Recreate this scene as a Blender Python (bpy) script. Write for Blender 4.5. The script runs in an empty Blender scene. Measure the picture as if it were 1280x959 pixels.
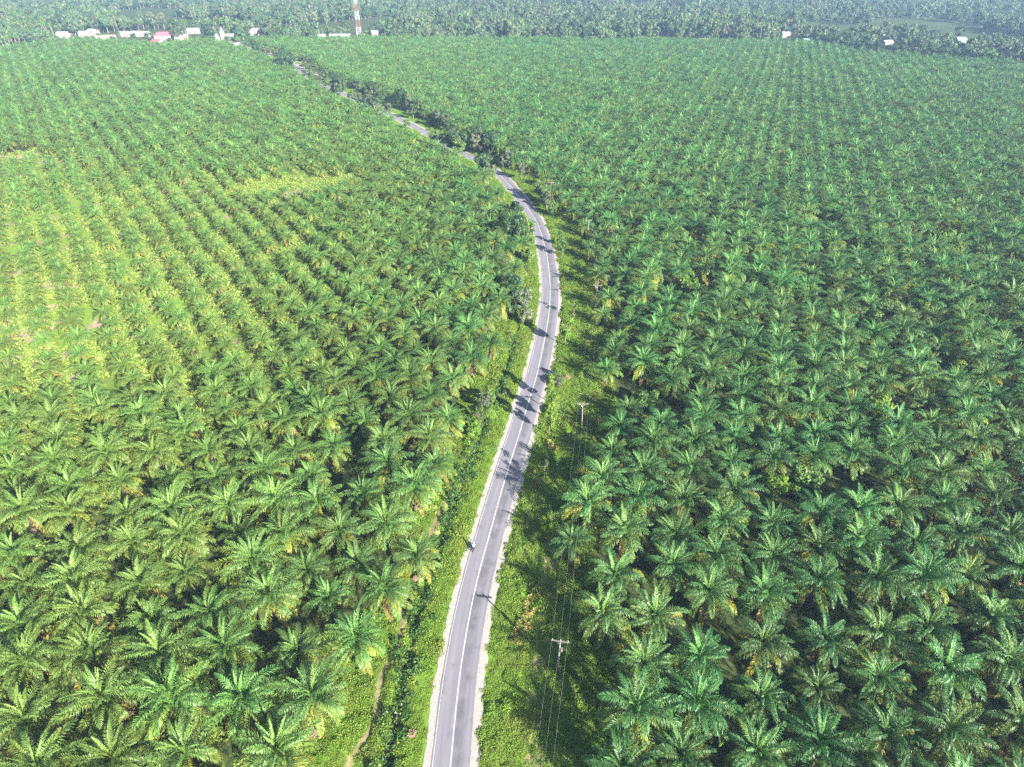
import bpy, math, random
import numpy as np
from mathutils import Vector, Matrix, noise
random.seed(7); RNG = np.random.default_rng(7)
R = math.radians
sc = bpy.context.scene
COL = sc.collection

# ------------------------------------------------------------------ camera model (metres; +Y away from the camera)
FPX, HOR, H = 800.0, -60.0, 92.0
PIT = math.atan((480 - HOR) / FPX)
def G(x, y, h=0.0):
    X = (x - 640) / FPX; v = (y - 479.5) / FPX
    dn = math.sin(PIT) + v * math.cos(PIT); fw = math.cos(PIT) - v * math.sin(PIT)
    return np.array([X, fw]) * (H - h) / dn
def P(X, Y, Z=0.0):
    D = H - Z; z = Y * math.cos(PIT) + D * math.sin(PIT)
    v = (D * math.cos(PIT) - Y * math.sin(PIT)) / z
    return 640 + FPX * X / z, 479.5 + FPX * v, z
cam = bpy.data.cameras.new('camera'); co = bpy.data.objects.new('camera', cam); COL.objects.link(co)
cam.sensor_width = 36; cam.lens = 36 * FPX / 1280; cam.clip_start = 0.5; cam.clip_end = 30000
co.location = (0, 0, H); co.rotation_euler = (math.pi / 2 - PIT, 0, 0)
sc.camera = co

# ------------------------------------------------------------------ light
SUN_AZ, SUN_EL = R(139.8), R(23.6)
SV = Vector((math.sin(SUN_AZ) * math.cos(SUN_EL), math.cos(SUN_AZ) * math.cos(SUN_EL), math.sin(SUN_EL)))
sl = bpy.data.lights.new('sun', 'SUN'); sl.energy = 5.0; sl.angle = R(0.5); sl.color = (1, 0.955, 0.87)
so = bpy.data.objects.new('sun', sl); COL.objects.link(so); so.location = (0, 0, 300)
so.rotation_euler = SV.to_track_quat('Z', 'Y').to_euler()
w = bpy.data.worlds.new('World'); sc.world = w; w.use_nodes = True
nt = w.node_tree; bg = nt.nodes['Background']; sky = nt.nodes.new('ShaderNodeTexSky')
sky.sky_type = 'NISHITA'; sky.sun_disc = False; sky.sun_elevation = SUN_EL; sky.sun_rotation = SUN_AZ
nt.links.new(sky.outputs[0], bg.inputs[0]); bg.inputs[1].default_value = 0.05
sc.view_settings.view_transform = 'Standard'; sc.view_settings.look = 'None'
sc.view_settings.exposure = 1.85; sc.view_settings.gamma = 1.0
cy = sc.cycles
cy.max_bounces = 5; cy.diffuse_bounces = 1; cy.glossy_bounces = 1; cy.transmission_bounces = 2
cy.volume_bounces = 0; cy.use_denoising = False; cy.caustics_reflective = False; cy.caustics_refractive = False
cy.use_light_tree = False

# ------------------------------------------------------------------ materials
def mat(name):
    m = bpy.data.materials.new(name); m.use_nodes = True
    n = m.node_tree.nodes; l = m.node_tree.links
    return m, n, l, n['Principled BSDF']
def ramp(n, stops):
    r = n.new('ShaderNodeValToRGB'); e = r.color_ramp.elements
    while len(e) > 1: e.remove(e[0])
    e[0].position = stops[0][0]; e[0].color = (*stops[0][1], 1)
    for p, c in stops[1:]:
        k = e.new(p); k.color = (*c, 1)
    return r
def mixc(n, l, a, b, f, mode='MIX'):
    m = n.new('ShaderNodeMix'); m.data_type = 'RGBA'; m.blend_type = mode
    for s, v in ((0, f), (6, a), (7, b)):
        if hasattr(v, 'is_linked') or isinstance(v, bpy.types.NodeSocket): l.new(v, m.inputs[s])
        elif s == 0: m.inputs[0].default_value = v
        else: m.inputs[s].default_value = (*v, 1)
    return m.outputs[2]
def noise_tex(n, l, scale, detail=3, coord='world', rough=.55):
    t = n.new('ShaderNodeTexNoise'); t.inputs['Scale'].default_value = scale
    t.inputs['Detail'].default_value = detail; t.inputs['Roughness'].default_value = rough
    if coord == 'world':
        g = n.new('ShaderNodeNewGeometry'); l.new(g.outputs['Position'], t.inputs['Vector'])
    elif coord == 'object':
        g = n.new('ShaderNodeTexCoord'); l.new(g.outputs['Object'], t.inputs['Vector'])
    else:
        l.new(coord, t.inputs['Vector'])
    return t.outputs[0]
def mrange(n, l, v, a, b, c=0., d=1.):
    m = n.new('ShaderNodeMapRange'); l.new(v, m.inputs[0])
    for i, x in zip((1, 2, 3, 4), (a, b, c, d)): m.inputs[i].default_value = x
    return m.outputs[0]
def plain(name, c, rough=.7, var=.15, scale=3., metal=0., coord='object'):
    m, n, l, b = mat(name)
    f = noise_tex(n, l, scale, 4, coord)
    c1 = tuple(x * (1 - var) for x in c); c2 = tuple(min(1, x * (1 + var)) for x in c)
    r = ramp(n, [(.3, c1), (.7, c2)]); l.new(f, r.inputs[0]); l.new(r.outputs[0], b.inputs['Base Color'])
    b.inputs['Roughness'].default_value = rough; b.inputs['Metallic'].default_value = metal
    return m
def leafmat(name, stops, patch=None, rand=.25, trans=.25, rough=.45, spec=.35, patch_scale=.02, yellow=False):
    """foliage: colour runs along the leaf's own age attribute, shifts plant by plant and in patches"""
    m, n, l, b = mat(name)
    a = n.new('ShaderNodeAttribute'); a.attribute_name = 'age'
    r = ramp(n, stops); l.new(a.outputs['Fac'], r.inputs[0])
    oi = n.new('ShaderNodeObjectInfo')
    hs = n.new('ShaderNodeHueSaturation'); l.new(r.outputs[0], hs.inputs['Color'])
    l.new(mrange(n, l, oi.outputs['Random'], 0, 1, .5 - .06 * rand * 2, .5 + .02 * rand * 2), hs.inputs['Hue'])
    wn = n.new('ShaderNodeTexWhiteNoise'); wn.noise_dimensions = '1D'; l.new(oi.outputs['Random'], wn.inputs['W'])
    l.new(mrange(n, l, wn.outputs[0], 0, 1, 1 - rand, 1 + rand), hs.inputs['Value'])
    c = hs.outputs[0]
    if patch:
        f = noise_tex(n, l, patch_scale, 3)
        c = mixc(n, l, c, patch, mrange(n, l, f, .45, .68, 0, .7))
    if yellow:   # yellower left palms: partly their own hue, partly frontal sunlight painted into the colour
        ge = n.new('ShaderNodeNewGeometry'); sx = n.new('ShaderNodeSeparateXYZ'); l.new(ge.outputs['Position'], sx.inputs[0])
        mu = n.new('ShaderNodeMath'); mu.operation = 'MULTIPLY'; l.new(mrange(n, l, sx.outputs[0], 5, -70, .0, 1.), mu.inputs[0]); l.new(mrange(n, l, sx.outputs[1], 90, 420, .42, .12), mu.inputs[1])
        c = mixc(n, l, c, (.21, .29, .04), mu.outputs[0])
    l.new(c, b.inputs['Base Color']); b.inputs['Roughness'].default_value = rough
    b.inputs['Specular IOR Level'].default_value = spec
    if trans:
        t = n.new('ShaderNodeBsdfTranslucent'); l.new(c, t.inputs[0])
        mx = n.new('ShaderNodeMixShader'); mx.inputs[0].default_value = trans
        l.new(b.outputs[0], mx.inputs[1]); l.new(t.outputs[0], mx.inputs[2])
        l.new(mx.outputs[0], n['Material Output'].inputs[0])
    return m
M = {}
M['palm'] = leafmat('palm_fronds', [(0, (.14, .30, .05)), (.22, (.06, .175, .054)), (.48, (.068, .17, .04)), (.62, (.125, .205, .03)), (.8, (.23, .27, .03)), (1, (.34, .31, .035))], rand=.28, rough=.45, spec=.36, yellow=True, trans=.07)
M['palm_old'] = leafmat('ageing_palm_fronds', [(0, (.12, .19, .03)), (.7, (.22, .25, .035)), (.9, (.36, .31, .04)), (1, (.16, .10, .05))], rand=.3, rough=.5)
M['palm_trunk'] = plain('palm_trunk_bark', (.13, .095, .065), .9, .4, 6)
M['bark'] = plain('tree_bark', (.22, .18, .14), .9, .3, 5)
M['palebark'] = plain('pale_bark', (.30, .26, .21), .9, .25, 5)
M['leaf_dark'] = leafmat('dark_leaves', [(0, (.03, .075, .028)), (1, (.06, .12, .035))], rand=.2, trans=.15)
M['leaf_bright'] = leafmat('bright_leaves', [(0, (.12, .23, .025)), (1, (.2, .32, .04))], rand=.15, trans=.3)
M['leaf_mid'] = leafmat('mid_green_leaves', [(0, (.07, .15, .03)), (1, (.13, .23, .05))], rand=.2, trans=.2)
M['leaf_grey'] = leafmat('grey_green_leaves', [(0, (.08, .115, .06)), (1, (.15, .18, .09))], rand=.25, trans=.15)
M['leaf_far'] = leafmat('far_wood_leaves', [(0, (.04, .095, .04)), (1, (.10, .17, .065))], rand=.45, trans=.15, patch=(.16, .20, .09), patch_scale=.012)
M['weed'] = leafmat('verge_creeper', [(0, (.15, .29, .028)), (.6, (.22, .38, .04)), (1, (.27, .39, .05))], rand=.14, trans=.38, patch=(.28, .33, .06), patch_scale=.16)
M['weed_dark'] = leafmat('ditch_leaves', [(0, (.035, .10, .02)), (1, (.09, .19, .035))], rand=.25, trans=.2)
M['under'] = leafmat('undergrowth_leaves', [(0, (.19, .29, .05)), (1, (.30, .41, .08))], rand=.2, trans=.25, patch=(.20, .28, .08), patch_scale=.03)
M['dry'] = leafmat('dry_weeds', [(0, (.36, .27, .09)), (1, (.28, .30, .07))], rand=.2, trans=.1)

def ground_mat():
    m, n, l, b = mat('plantation_ground')
    f1 = noise_tex(n, l, .035, 4); f2 = noise_tex(n, l, .9, 5); f3 = noise_tex(n, l, .11, 4)
    g = ramp(n, [(.25, (.13, .23, .03)), (.5, (.2, .32, .045)), (.75, (.28, .39, .06))]); l.new(f2, g.inputs[0])
    soil = ramp(n, [(.3, (.30, .19, .13)), (.7, (.42, .30, .22))]); l.new(f2, soil.inputs[0])
    geo = n.new('ShaderNodeNewGeometry'); sx = n.new('ShaderNodeSeparateXYZ'); l.new(geo.outputs['Position'], sx.inputs[0])
    left = mrange(n, l, sx.outputs[0], -40, -110, .12, .0)
    a = n.new('ShaderNodeMath'); a.operation = 'SUBTRACT'; l.new(f3, a.inputs[0]); l.new(left, a.inputs[1])
    c = mixc(n, l, g.outputs[0], soil.outputs[0], mrange(n, l, a.outputs[0], .56, .64, 0, .85))
    dark = ramp(n, [(.3, (.035, .05, .02)), (.7, (.075, .09, .035))]); l.new(f2, dark.inputs[0])  # dark ground outside the left opening: shade between palms painted into the colour
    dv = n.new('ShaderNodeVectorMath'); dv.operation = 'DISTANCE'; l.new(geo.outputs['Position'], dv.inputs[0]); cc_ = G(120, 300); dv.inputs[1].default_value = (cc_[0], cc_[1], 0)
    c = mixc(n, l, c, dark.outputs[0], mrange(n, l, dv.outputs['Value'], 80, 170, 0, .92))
    at = n.new('ShaderNodeAttribute'); at.attribute_name = 'verge'
    vg = ramp(n, [(.25, (.09, .19, .02)), (.5, (.15, .27, .03)), (.75, (.21, .33, .045))]); l.new(f2, vg.inputs[0])
    c = mixc(n, l, c, vg.outputs[0], at.outputs['Fac'])
    a2 = n.new('ShaderNodeAttribute'); a2.attribute_name = 'bare'
    br = ramp(n, [(.3, (.26, .20, .11)), (.7, (.40, .31, .18))]); l.new(f2, br.inputs[0])
    c = mixc(n, l, c, br.outputs[0], a2.outputs['Fac'])
    l.new(c, b.inputs['Base Color']); b.inputs['Roughness'].default_value = .95
    b.inputs['Specular IOR Level'].default_value = .1
    bp = n.new('ShaderNodeBump'); bp.inputs['Strength'].default_value = .6; bp.inputs['Distance'].default_value = .3
    l.new(f2, bp.inputs['Height']); l.new(bp.outputs[0], b.inputs['Normal'])
    return m
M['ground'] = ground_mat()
def asphalt_mat():
    m, n, l, b = mat('worn_asphalt')
    uv = n.new('ShaderNodeUVMap'); uv.uv_map = 'road'
    mp = n.new('ShaderNodeMapping'); mp.inputs['Scale'].default_value = (1.6, .05, 1); l.new(uv.outputs[0], mp.inputs[0])
    st = noise_tex(n, l, 1.0, 4, mp.outputs[0]); fine = noise_tex(n, l, 6, 5); big = noise_tex(n, l, .35, 5)
    c = ramp(n, [(.3, (.19, .18, .21)), (.7, (.265, .25, .285))]); l.new(st, c.inputs[0])
    su = n.new('ShaderNodeSeparateXYZ'); l.new(uv.outputs[0], su.inputs[0])
    # the newer right lane is darker beside the centre line; patches and cracks
    lane = mrange(n, l, su.outputs[0], .1, .3, 0, 1); lane2 = mrange(n, l, su.outputs[0], 1.1, 2.0, 1, 0)
    mm = n.new('ShaderNodeMath'); mm.operation = 'MULTIPLY'; l.new(lane, mm.inputs[0]); l.new(lane2, mm.inputs[1])
    m2 = n.new('ShaderNodeMath'); m2.operation = 'MULTIPLY'; l.new(mm.outputs[0], m2.inputs[0]); l.new(mrange(n, l, big, .35, .6, .15, .9), m2.inputs[1])
    cc = mixc(n, l, c.outputs[0], (.13, .125, .14), m2.outputs[0])
    cc = mixc(n, l, cc, (.12, .12, .125), mrange(n, l, big, .58, .72, 0, .7))
    cc = mixc(n, l, cc, (.29, .275, .29), mrange(n, l, fine, .55, .8, 0, .5))
    l.new(cc, b.inputs['Base Color']); b.inputs['Roughness'].default_value = .85
    return m
M['asphalt'] = asphalt_mat()
def gravel_mat():
    m, n, l, b = mat('pale_gravel')
    f = noise_tex(n, l, 3.2, 6, rough=.75); g = noise_tex(n, l, .5, 4)
    c = ramp(n, [(.28, (.22, .19, .16)), (.42, (.38, .345, .31)), (.7, (.52, .48, .44))]); l.new(f, c.inputs[0])
    cc = mixc(n, l, c.outputs[0], (.42, .34, .26), mrange(n, l, g, .5, .75, 0, .6))
    l.new(cc, b.inputs['Base Color']); b.inputs['Roughness'].default_value = .95
    bp = n.new('ShaderNodeBump'); bp.inputs['Distance'].default_value = .08; l.new(f, bp.inputs['Height']); l.new(bp.outputs[0], b.inputs['Normal'])
    return m
M['gravel'] = gravel_mat()
def paint_mat():
    m, n, l, b = mat('road_paint')
    f = noise_tex(n, l, 2.5, 5)
    c = ramp(n, [(.33, (.42, .41, .42)), (.5, (.8, .8, .78))]); l.new(f, c.inputs[0]); l.new(c.outputs[0], b.inputs['Base Color'])
    b.inputs['Roughness'].default_value = .6
    return m
M['paint'] = paint_mat()
M['soil'] = plain('bare_pinkish_soil', (.40, .29, .19), .95, .25, .4, coord='world')
M['sand'] = plain('pale_dirt', (.55, .47, .36), .95, .2, .3, coord='world')
M['path'] = plain('trodden_earth', (.36, .29, .17), .95, .3, 1.5, coord='world')
M['wood'] = plain('weathered_pole', (.2, .18, .16), .85, .2, 4)
M['crossarm'] = plain('pale_crossarm', (.17, .165, .155), .6, .1, 4)
M['porcelain'] = plain('insulator_glaze', (.4, .38, .36), .25, .05, 4)
M['cable'] = plain('bare_aluminium_wire', (.62, .62, .62), .45, .05, 4, .4)
M['black'] = plain('black_rubber', (.02, .02, .02), .7, .2)
M['steel'] = plain('grey_steel', (.35, .35, .36), .35, .1, 3, .8)
M['bikered'] = plain('dark_bike_paint', (.03, .03, .04), .3, .1)
M['seat'] = plain('black_seat', (.03, .03, .03), .6, .1)
M['lens'] = plain('headlight_lens', (.7, .7, .68), .15, .05)
M['skin'] = plain('skin', (.28, .16, .10), .6, .05)
M['shirt'] = plain('white_shirt', (.82, .82, .84), .8, .05)
M['trouser'] = plain('dark_trousers', (.035, .04, .06), .8, .1)
M['helmet'] = plain('white_helmet', (.8, .8, .8), .25, .03)
M['wall_white'] = plain('white_wall', (.34, .32, .30), .9, .06, .6)
M['wall_pink'] = plain('pinkish_wall', (.40, .30, .26), .9, .08, .6)
M['roof_red'] = plain('red_roof', (.62, .13, .17), .7, .12, .5)
M['roof_zinc'] = plain('pale_zinc_roof', (.34, .34, .35), .6, .25, .4)
M['roof_blue'] = plain('pale_blue_roof', (.34, .47, .66), .5, .08, .5)
M['roof_rust'] = plain('rusty_roof', (.46, .30, .23), .8, .2, .5)
M['dark'] = plain('dark_opening', (.05, .05, .05), .5, .1)
M['debris'] = plain('dry_frond_pile', (.28, .19, .13), .9, .3, 4)
def tower_mat():
    m, n, l, b = mat('banded_tower_paint')
    g = n.new('ShaderNodeTexCoord'); s = n.new('ShaderNodeSeparateXYZ'); l.new(g.outputs['Object'], s.inputs[0])
    d = n.new('ShaderNodeMath'); d.operation = 'DIVIDE'; l.new(s.outputs[2], d.inputs[0]); d.inputs[1].default_value = 18.
    f = n.new('ShaderNodeMath'); f.operation = 'FRACT'; l.new(d.outputs[0], f.inputs[0])
    gt = n.new('ShaderNodeMath'); gt.operation = 'GREATER_THAN'; l.new(f.outputs[0], gt.inputs[0]); gt.inputs[1].default_value = .55
    c = mixc(n, l, (.55, .55, .55), (.33, .14, .11), gt.outputs[0])
    l.new(c, b.inputs['Base Color']); b.inputs['Roughness'].default_value = .5
    return m
M['tower'] = tower_mat()

# ------------------------------------------------------------------ object helpers
def link(name, me, m=None, parent=None):
    o = bpy.data.objects.new(name, me); COL.objects.link(o)
    if parent is not None: o.parent = parent
    if m is not None and me is not None and len(me.materials) == 0:
        for k in (m if isinstance(m, (list, tuple)) else [m]): me.materials.append(k)
    return o
def thing(name, label, cat, loc=(0, 0, 0), rz=0, group=None):
    o = bpy.data.objects.new(name, None); COL.objects.link(o); o.empty_display_size = .5
    o.location = loc; o.rotation_euler = (0, 0, rz)
    return tag(o, label, cat, group)
def tag(o, label, cat, group=None):
    assert 4 <= len(label.split()) <= 16, label
    o['label'] = label; o['category'] = cat
    if group: o['group'] = group
    return o
UNITS = 'first second third fourth fifth sixth seventh eighth ninth tenth eleventh twelfth thirteenth fourteenth fifteenth sixteenth seventeenth eighteenth nineteenth'.split()
TENS = {2: ('twenty', 'twentieth'), 3: ('thirty', 'thirtieth'), 4: ('forty', 'fortieth'), 5: ('fifty', 'fiftieth'), 6: ('sixty', 'sixtieth'), 7: ('seventy', 'seventieth')}
def ordinal(n):
    if n < 20: return UNITS[n - 1]
    t, u = divmod(n, 10)
    return TENS[t][1] if u == 0 else TENS[t][0] + '-' + UNITS[u - 1]

class MB:
    """collects vertices and faces for ONE mesh"""
    def __init__(s): s.v = []; s.f = []; s.age = []; s.mi = []
    def add(s, vs, fs, age=.5, mi=0):
        k = len(s.v); s.v += [tuple(p) for p in vs]; s.f += [tuple(i + k for i in q) for q in fs]
        s.age += [age] * len(vs); s.mi += [mi] * len(fs)
    def box(s, c, d, rz=0, mi=0, rot=None):
        m = rot or Matrix.Rotation(rz, 3, 'Z')
        vs = [Vector(c) + m @ Vector((x * d[0] / 2, y * d[1] / 2, z * d[2] / 2)) for x in (-1, 1) for y in (-1, 1) for z in (-1, 1)]
        s.add(vs, [(0, 1, 3, 2), (4, 6, 7, 5), (0, 4, 5, 1), (2, 3, 7, 6), (0, 2, 6, 4), (1, 5, 7, 3)], mi=mi)
    def tube(s, pts, rad, n=8, age=.5, mi=0, cap=True):
        pts = [Vector(p) for p in pts]
        if not isinstance(rad, (list, tuple)): rad = [rad] * len(pts)
        vs = []; fs = []
        for i, p in enumerate(pts):
            t = (pts[min(i + 1, len(pts) - 1)] - pts[max(i - 1, 0)]).normalized()
            a = t.cross(Vector((0, 0, 1)) if abs(t.z) < .9 else Vector((1, 0, 0))).normalized(); b = t.cross(a)
            for k in range(n):
                q = 2 * math.pi * k / n; vs.append(p + (a * math.cos(q) + b * math.sin(q)) * rad[i])
        for i in range(len(pts) - 1):
            for k in range(n):
                fs.append((i * n + k, i * n + (k + 1) % n, (i + 1) * n + (k + 1) % n, (i + 1) * n + k))
        if cap: fs += [tuple(range(n))[::-1], tuple(range((len(pts) - 1) * n, len(pts) * n))]
        s.add(vs, fs, age, mi)
    def mesh(s, name, mats=None, smooth=False):
        me = bpy.data.meshes.new(name); me.from_pydata(s.v, [], s.f)
        a = me.attributes.new('age', 'FLOAT', 'POINT'); a.data.foreach_set('value', np.array(s.age, dtype=np.float32))
        if mats:
            for m in mats: me.materials.append(m)
            me.polygons.foreach_set('material_index', np.array(s.mi, dtype=np.int32))
        if smooth: me.polygons.foreach_set('use_smooth', np.ones(len(me.polygons), dtype=bool))
        me.update(); return me

# ------------------------------------------------------------------ scattering of uncountable stuff
def scatter(name, pts, rots, scales, var, templates, label, cat):
    me = bpy.data.meshes.new(name); pts = np.asarray(pts, dtype=np.float32)
    me.vertices.add(len(pts)); me.vertices.foreach_set('co', pts.ravel())
    for nm, ty, arr in (('rot', 'FLOAT_VECTOR', rots), ('scl', 'FLOAT_VECTOR', scales)):
        a = me.attributes.new(nm, ty, 'POINT'); a.data.foreach_set('vector', np.asarray(arr, dtype=np.float32).ravel())
    a = me.attributes.new('kind_index', 'INT', 'POINT'); a.data.foreach_set('value', np.asarray(var, dtype=np.int32))
    o = bpy.data.objects.new(name, me); COL.objects.link(o)
    c = bpy.data.collections.new(name + '_plants')
    for i, (tm) in enumerate(templates):
        t = bpy.data.objects.new('%s_%02d' % (name, i), tm); c.objects.link(t)
    g = bpy.data.node_groups.new(name, 'GeometryNodeTree')
    g.interface.new_socket('Geometry', in_out='INPUT', socket_type='NodeSocketGeometry')
    g.interface.new_socket('Geometry', in_out='OUTPUT', socket_type='NodeSocketGeometry')
    N = g.nodes; L = g.links
    gi = N.new('NodeGroupInput'); go = N.new('NodeGroupOutput')
    ci = N.new('GeometryNodeCollectionInfo'); ci.inputs['Collection'].default_value = c
    ci.inputs['Separate Children'].default_value = True; ci.inputs['Reset Children'].default_value = True
    ip = N.new('GeometryNodeInstanceOnPoints'); ip.inputs['Pick Instance'].default_value = True
    def named(nm, ty):
        q = N.new('GeometryNodeInputNamedAttribute'); q.data_type = ty; q.inputs['Name'].default_value = nm
        return [s for s in q.outputs if s.enabled and s.name == 'Attribute'][0]
    e = N.new('FunctionNodeEulerToRotation')
    L.new(gi.outputs[0], ip.inputs['Points']); L.new(ci.outputs[0], ip.inputs['Instance'])
    L.new(named('kind_index', 'INT'), ip.inputs['Instance Index'])
    L.new(named('rot', 'FLOAT_VECTOR'), e.inputs[0]); L.new(e.outputs[0], ip.inputs['Rotation'])
    L.new(named('scl', 'FLOAT_VECTOR'), ip.inputs['Scale']); L.new(ip.outputs[0], go.inputs[0])
    o.modifiers.new('scatter', 'NODES').node_group = g
    tag(o, label, cat); o['kind'] = 'stuff'
    return o

# ------------------------------------------------------------------ the road line and the field edges, in metres
ROADPX = [(540, 1180), (551, 1060), (563, 959), (574, 849), (593, 740), (617, 650), (632, 597), (650, 540), (658.5, 510), (672, 465), (683.5, 410), (687.5, 375), (686.5, 340), (681, 308), (671, 278), (656, 255), (641, 236), (624, 218), (606, 206), (590, 197), (560, 183), (534, 167), (505, 152), (470, 135), (440, 122), (407, 108), (380, 92), (360, 78), (330, 65), (300, 55), (272, 47)]
RP = np.array([G(*q) for q in ROADPX])
def catmull(Pn, step):
    out = []
    Q = np.vstack([2 * Pn[0] - Pn[1], Pn, 2 * Pn[-1] - Pn[-2]])
    for i in range(1, len(Q) - 2):
        n = max(2, int(np.hypot(*(Q[i + 1] - Q[i])) / step))
        for k in range(n):
            t = k / n
            out.append(.5 * ((2 * Q[i]) + (-Q[i - 1] + Q[i + 1]) * t + (2 * Q[i - 1] - 5 * Q[i] + 4 * Q[i + 1] - Q[i + 2]) * t * t + (-Q[i - 1] + 3 * Q[i] - 3 * Q[i + 1] + Q[i + 2]) * t ** 3))
    out.append(Q[-2]); return np.array(out)
RC = catmull(RP, 1.0)
ker = np.ones(9) / 9
RCs = RC.copy()
for k in range(2): RCs[4:-4, k] = np.convolve(RC[:, k], ker, 'valid')
RC = RCs
RT = np.gradient(RC, axis=0); RT /= np.hypot(RT[:, 0], RT[:, 1])[:, None]
RN = np.stack([RT[:, 1], -RT[:, 0]], 1)          # to the right of the road
RS = np.concatenate([[0], np.cumsum(np.hypot(*np.diff(RC, axis=0).T))])
def road_lat(X, Y):
    """signed distance to the centre line, + = right of the road"""
    X = np.atleast_1d(X); Y = np.atleast_1d(Y); out = np.empty(len(X))
    for a in range(0, len(X), 4000):
        dx = X[a:a + 4000, None] - RC[None, ::2, 0]; dy = Y[a:a + 4000, None] - RC[None, ::2, 1]
        k = (dx * dx + dy * dy).argmin(1) * 2
        out[a:a + 4000] = (X[a:a + 4000] - RC[k, 0]) * RN[k, 0] + (Y[a:a + 4000] - RC[k, 1]) * RN[k, 1]
    return out
LEFTPX = [(310, 1090), (360, 959), (400, 880), (456, 800), (492, 739), (535, 690), (540, 620), (556, 570), (585, 500), (600, 465), (620, 432), (628, 404), (642, 375), (652, 340), (650, 300), (642, 262), (622, 236), (594, 210), (568, 193), (534, 175), (508, 161), (470, 143), (438, 128), (404, 111), (372, 93), (352, 79), (322, 67), (294, 57), (266, 50)]
RIGHTPX = [(790, 1090), (770, 959), (765, 893), (742, 829), (730, 780), (722, 720), (712, 674), (722, 640), (728, 600), (742, 560), (747, 520), (751, 480), (746, 440), (749, 400), (751, 370), (741, 330), (729, 300), (718, 275), (705, 250), (678, 222), (648, 205), (622, 190), (595, 174), (560, 154), (520, 138), (480, 119), (440, 104), (412, 90), (385, 75), (350, 64), (310, 54), (285, 48)]
LE = np.array([G(x, y, 5) for x, y in LEFTPX]); RE = np.array([G(x, y, 5) for x, y in RIGHTPX])
def xl(Y): return np.interp(Y, LE[:, 1], LE[:, 0])
def xr(Y): return np.interp(Y, RE[:, 1], RE[:, 0])
TRACKPX = [(668, 1000), (669, 900), (675, 840), (681, 780), (688, 700), (697, 640), (707, 590)]
TR = np.array([G(*q) for q in TRACKPX])
PATHPX = [(426, 990), (438, 950), (456, 922), (470, 898), (472, 874), (475, 852), (484, 832), (496, 812), (502, 790), (504, 770), (512, 745), (530, 700), (540, 665), (552, 640), (563, 620), (577, 588)]
FP = catmull(np.array([G(*q) for q in PATHPX]), .8)
def dist_poly(X, Y, pl):
    d = np.full(len(X), 1e9)
    for i in range(len(pl) - 1):
        a, b = pl[i], pl[i + 1]; ab = b - a; t = np.clip(((X - a[0]) * ab[0] + (Y - a[1]) * ab[1]) / (ab @ ab), 0, 1)
        d = np.minimum(d, np.hypot(X - a[0] - t * ab[0], Y - a[1] - t * ab[1]))
    return d
def sm(x, a, b):
    t = np.clip((x - a) / (b - a), 0, 1); return t * t * (3 - 2 * t)
def vnoise(X, Y, s, seed=0):
    return np.array([noise.noise((x * s, y * s, seed * 7.3)) for x, y in zip(X, Y)])
def relief(X, Y):
    lat = road_lat(X, Y); a = np.abs(lat)
    z = .35 * vnoise(X, Y, .22) + .22 * vnoise(X, Y, .7, 1) + .12 * vnoise(X, Y, 1.7, 2) + .12
    z = z - .65 * np.exp(-((lat + 8.6) / 1.0) ** 2) + .35 * np.exp(-((lat + 10.3) / .9) ** 2)
    edge = np.minimum(X - (xl(Y) - 7), (xr(Y) + 7) - X)
    z = z * sm(a, 3.9, 5.6) * sm(edge, 0, 6) * (1 - sm(Y, 330, 420))
    tr = dist_poly(X, Y, TR); z = z * (1 - .6 * np.exp(-(tr / 1.2) ** 2)) - .12 * np.exp(-((tr - .75) / .25) ** 2)
    fp = dist_poly(X, Y, FP); z = z * (1 - .5 * np.exp(-(fp / .7) ** 2)) + .04 * np.exp(-(fp / .4) ** 2)
    return z
# one ground sheet to the horizon
ys = list(np.arange(22, 180, .6)) + list(np.arange(180, 420, 1.2)); y = 420.
while y < 14000: y *= 1.06; ys.append(y)
ys = [-6000, -2000, -600, -150, 0] + ys
NF = 110
V = []; vg = []
for Y in ys:
    Yc = min(max(Y, 22), 1000); a, b = float(xl(Yc)) - 8, float(xr(Yc)) + 8
    out = [-14000, -5000, -2000, -900, -400]; L0 = [min(q, a - 30) for q in out] + [a - 10]
    row = sorted(set(L0)) if False else L0
    row = row + list(np.linspace(a, b, NF)) + [b + 10, max(b + 30, 400), 900, 2000, 5000, 14000]
    V += [(x, Y) for x in row]
V = np.array(V); ncol = len(V) // len(ys)
inner = (V[:, 1] >= 22) & (V[:, 1] < 430) & (np.abs(V[:, 0]) < 300)
Z = np.zeros(len(V)); Z[inner] = relief(V[inner, 0], V[inner, 1])
ve = np.zeros(len(V)); ba = np.zeros(len(V))
ii = (V[:, 1] >= 22) & (V[:, 1] < 900)
ve[ii] = np.minimum(sm(V[ii, 0] - (xl(V[ii, 1]) - 3), -2, 3), sm((xr(V[ii, 1]) + 3) - V[ii, 0], -2, 3))
tr = dist_poly(V[inner, 0], V[inner, 1], TR); nn = vnoise(V[inner, 0], V[inner, 1], .3, 5)
ba[inner] = np.clip(.95 * np.exp(-((tr - .75) / .4) ** 2) + .5 * np.exp(-(tr / 1.4) ** 2) * (nn > -.1), 0, 1)
fp = dist_poly(V[inner, 0], V[inner, 1], FP); ba[inner] = np.maximum(ba[inner], np.exp(-(fp / .5) ** 2))
bare2 = dist_poly(V[inner, 0], V[inner, 1], np.array([G(540, 668), G(552, 640), G(566, 618)]))
ba[inner] = np.maximum(ba[inner], .8 * np.exp(-(bare2 / 1.3) ** 2) * (nn > -.2))
me = bpy.data.meshes.new('ground')
faces = [(r * ncol + c, r * ncol + c + 1, (r + 1) * ncol + c + 1, (r + 1) * ncol + c) for r in range(len(ys) - 1) for c in range(ncol - 1)]
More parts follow.
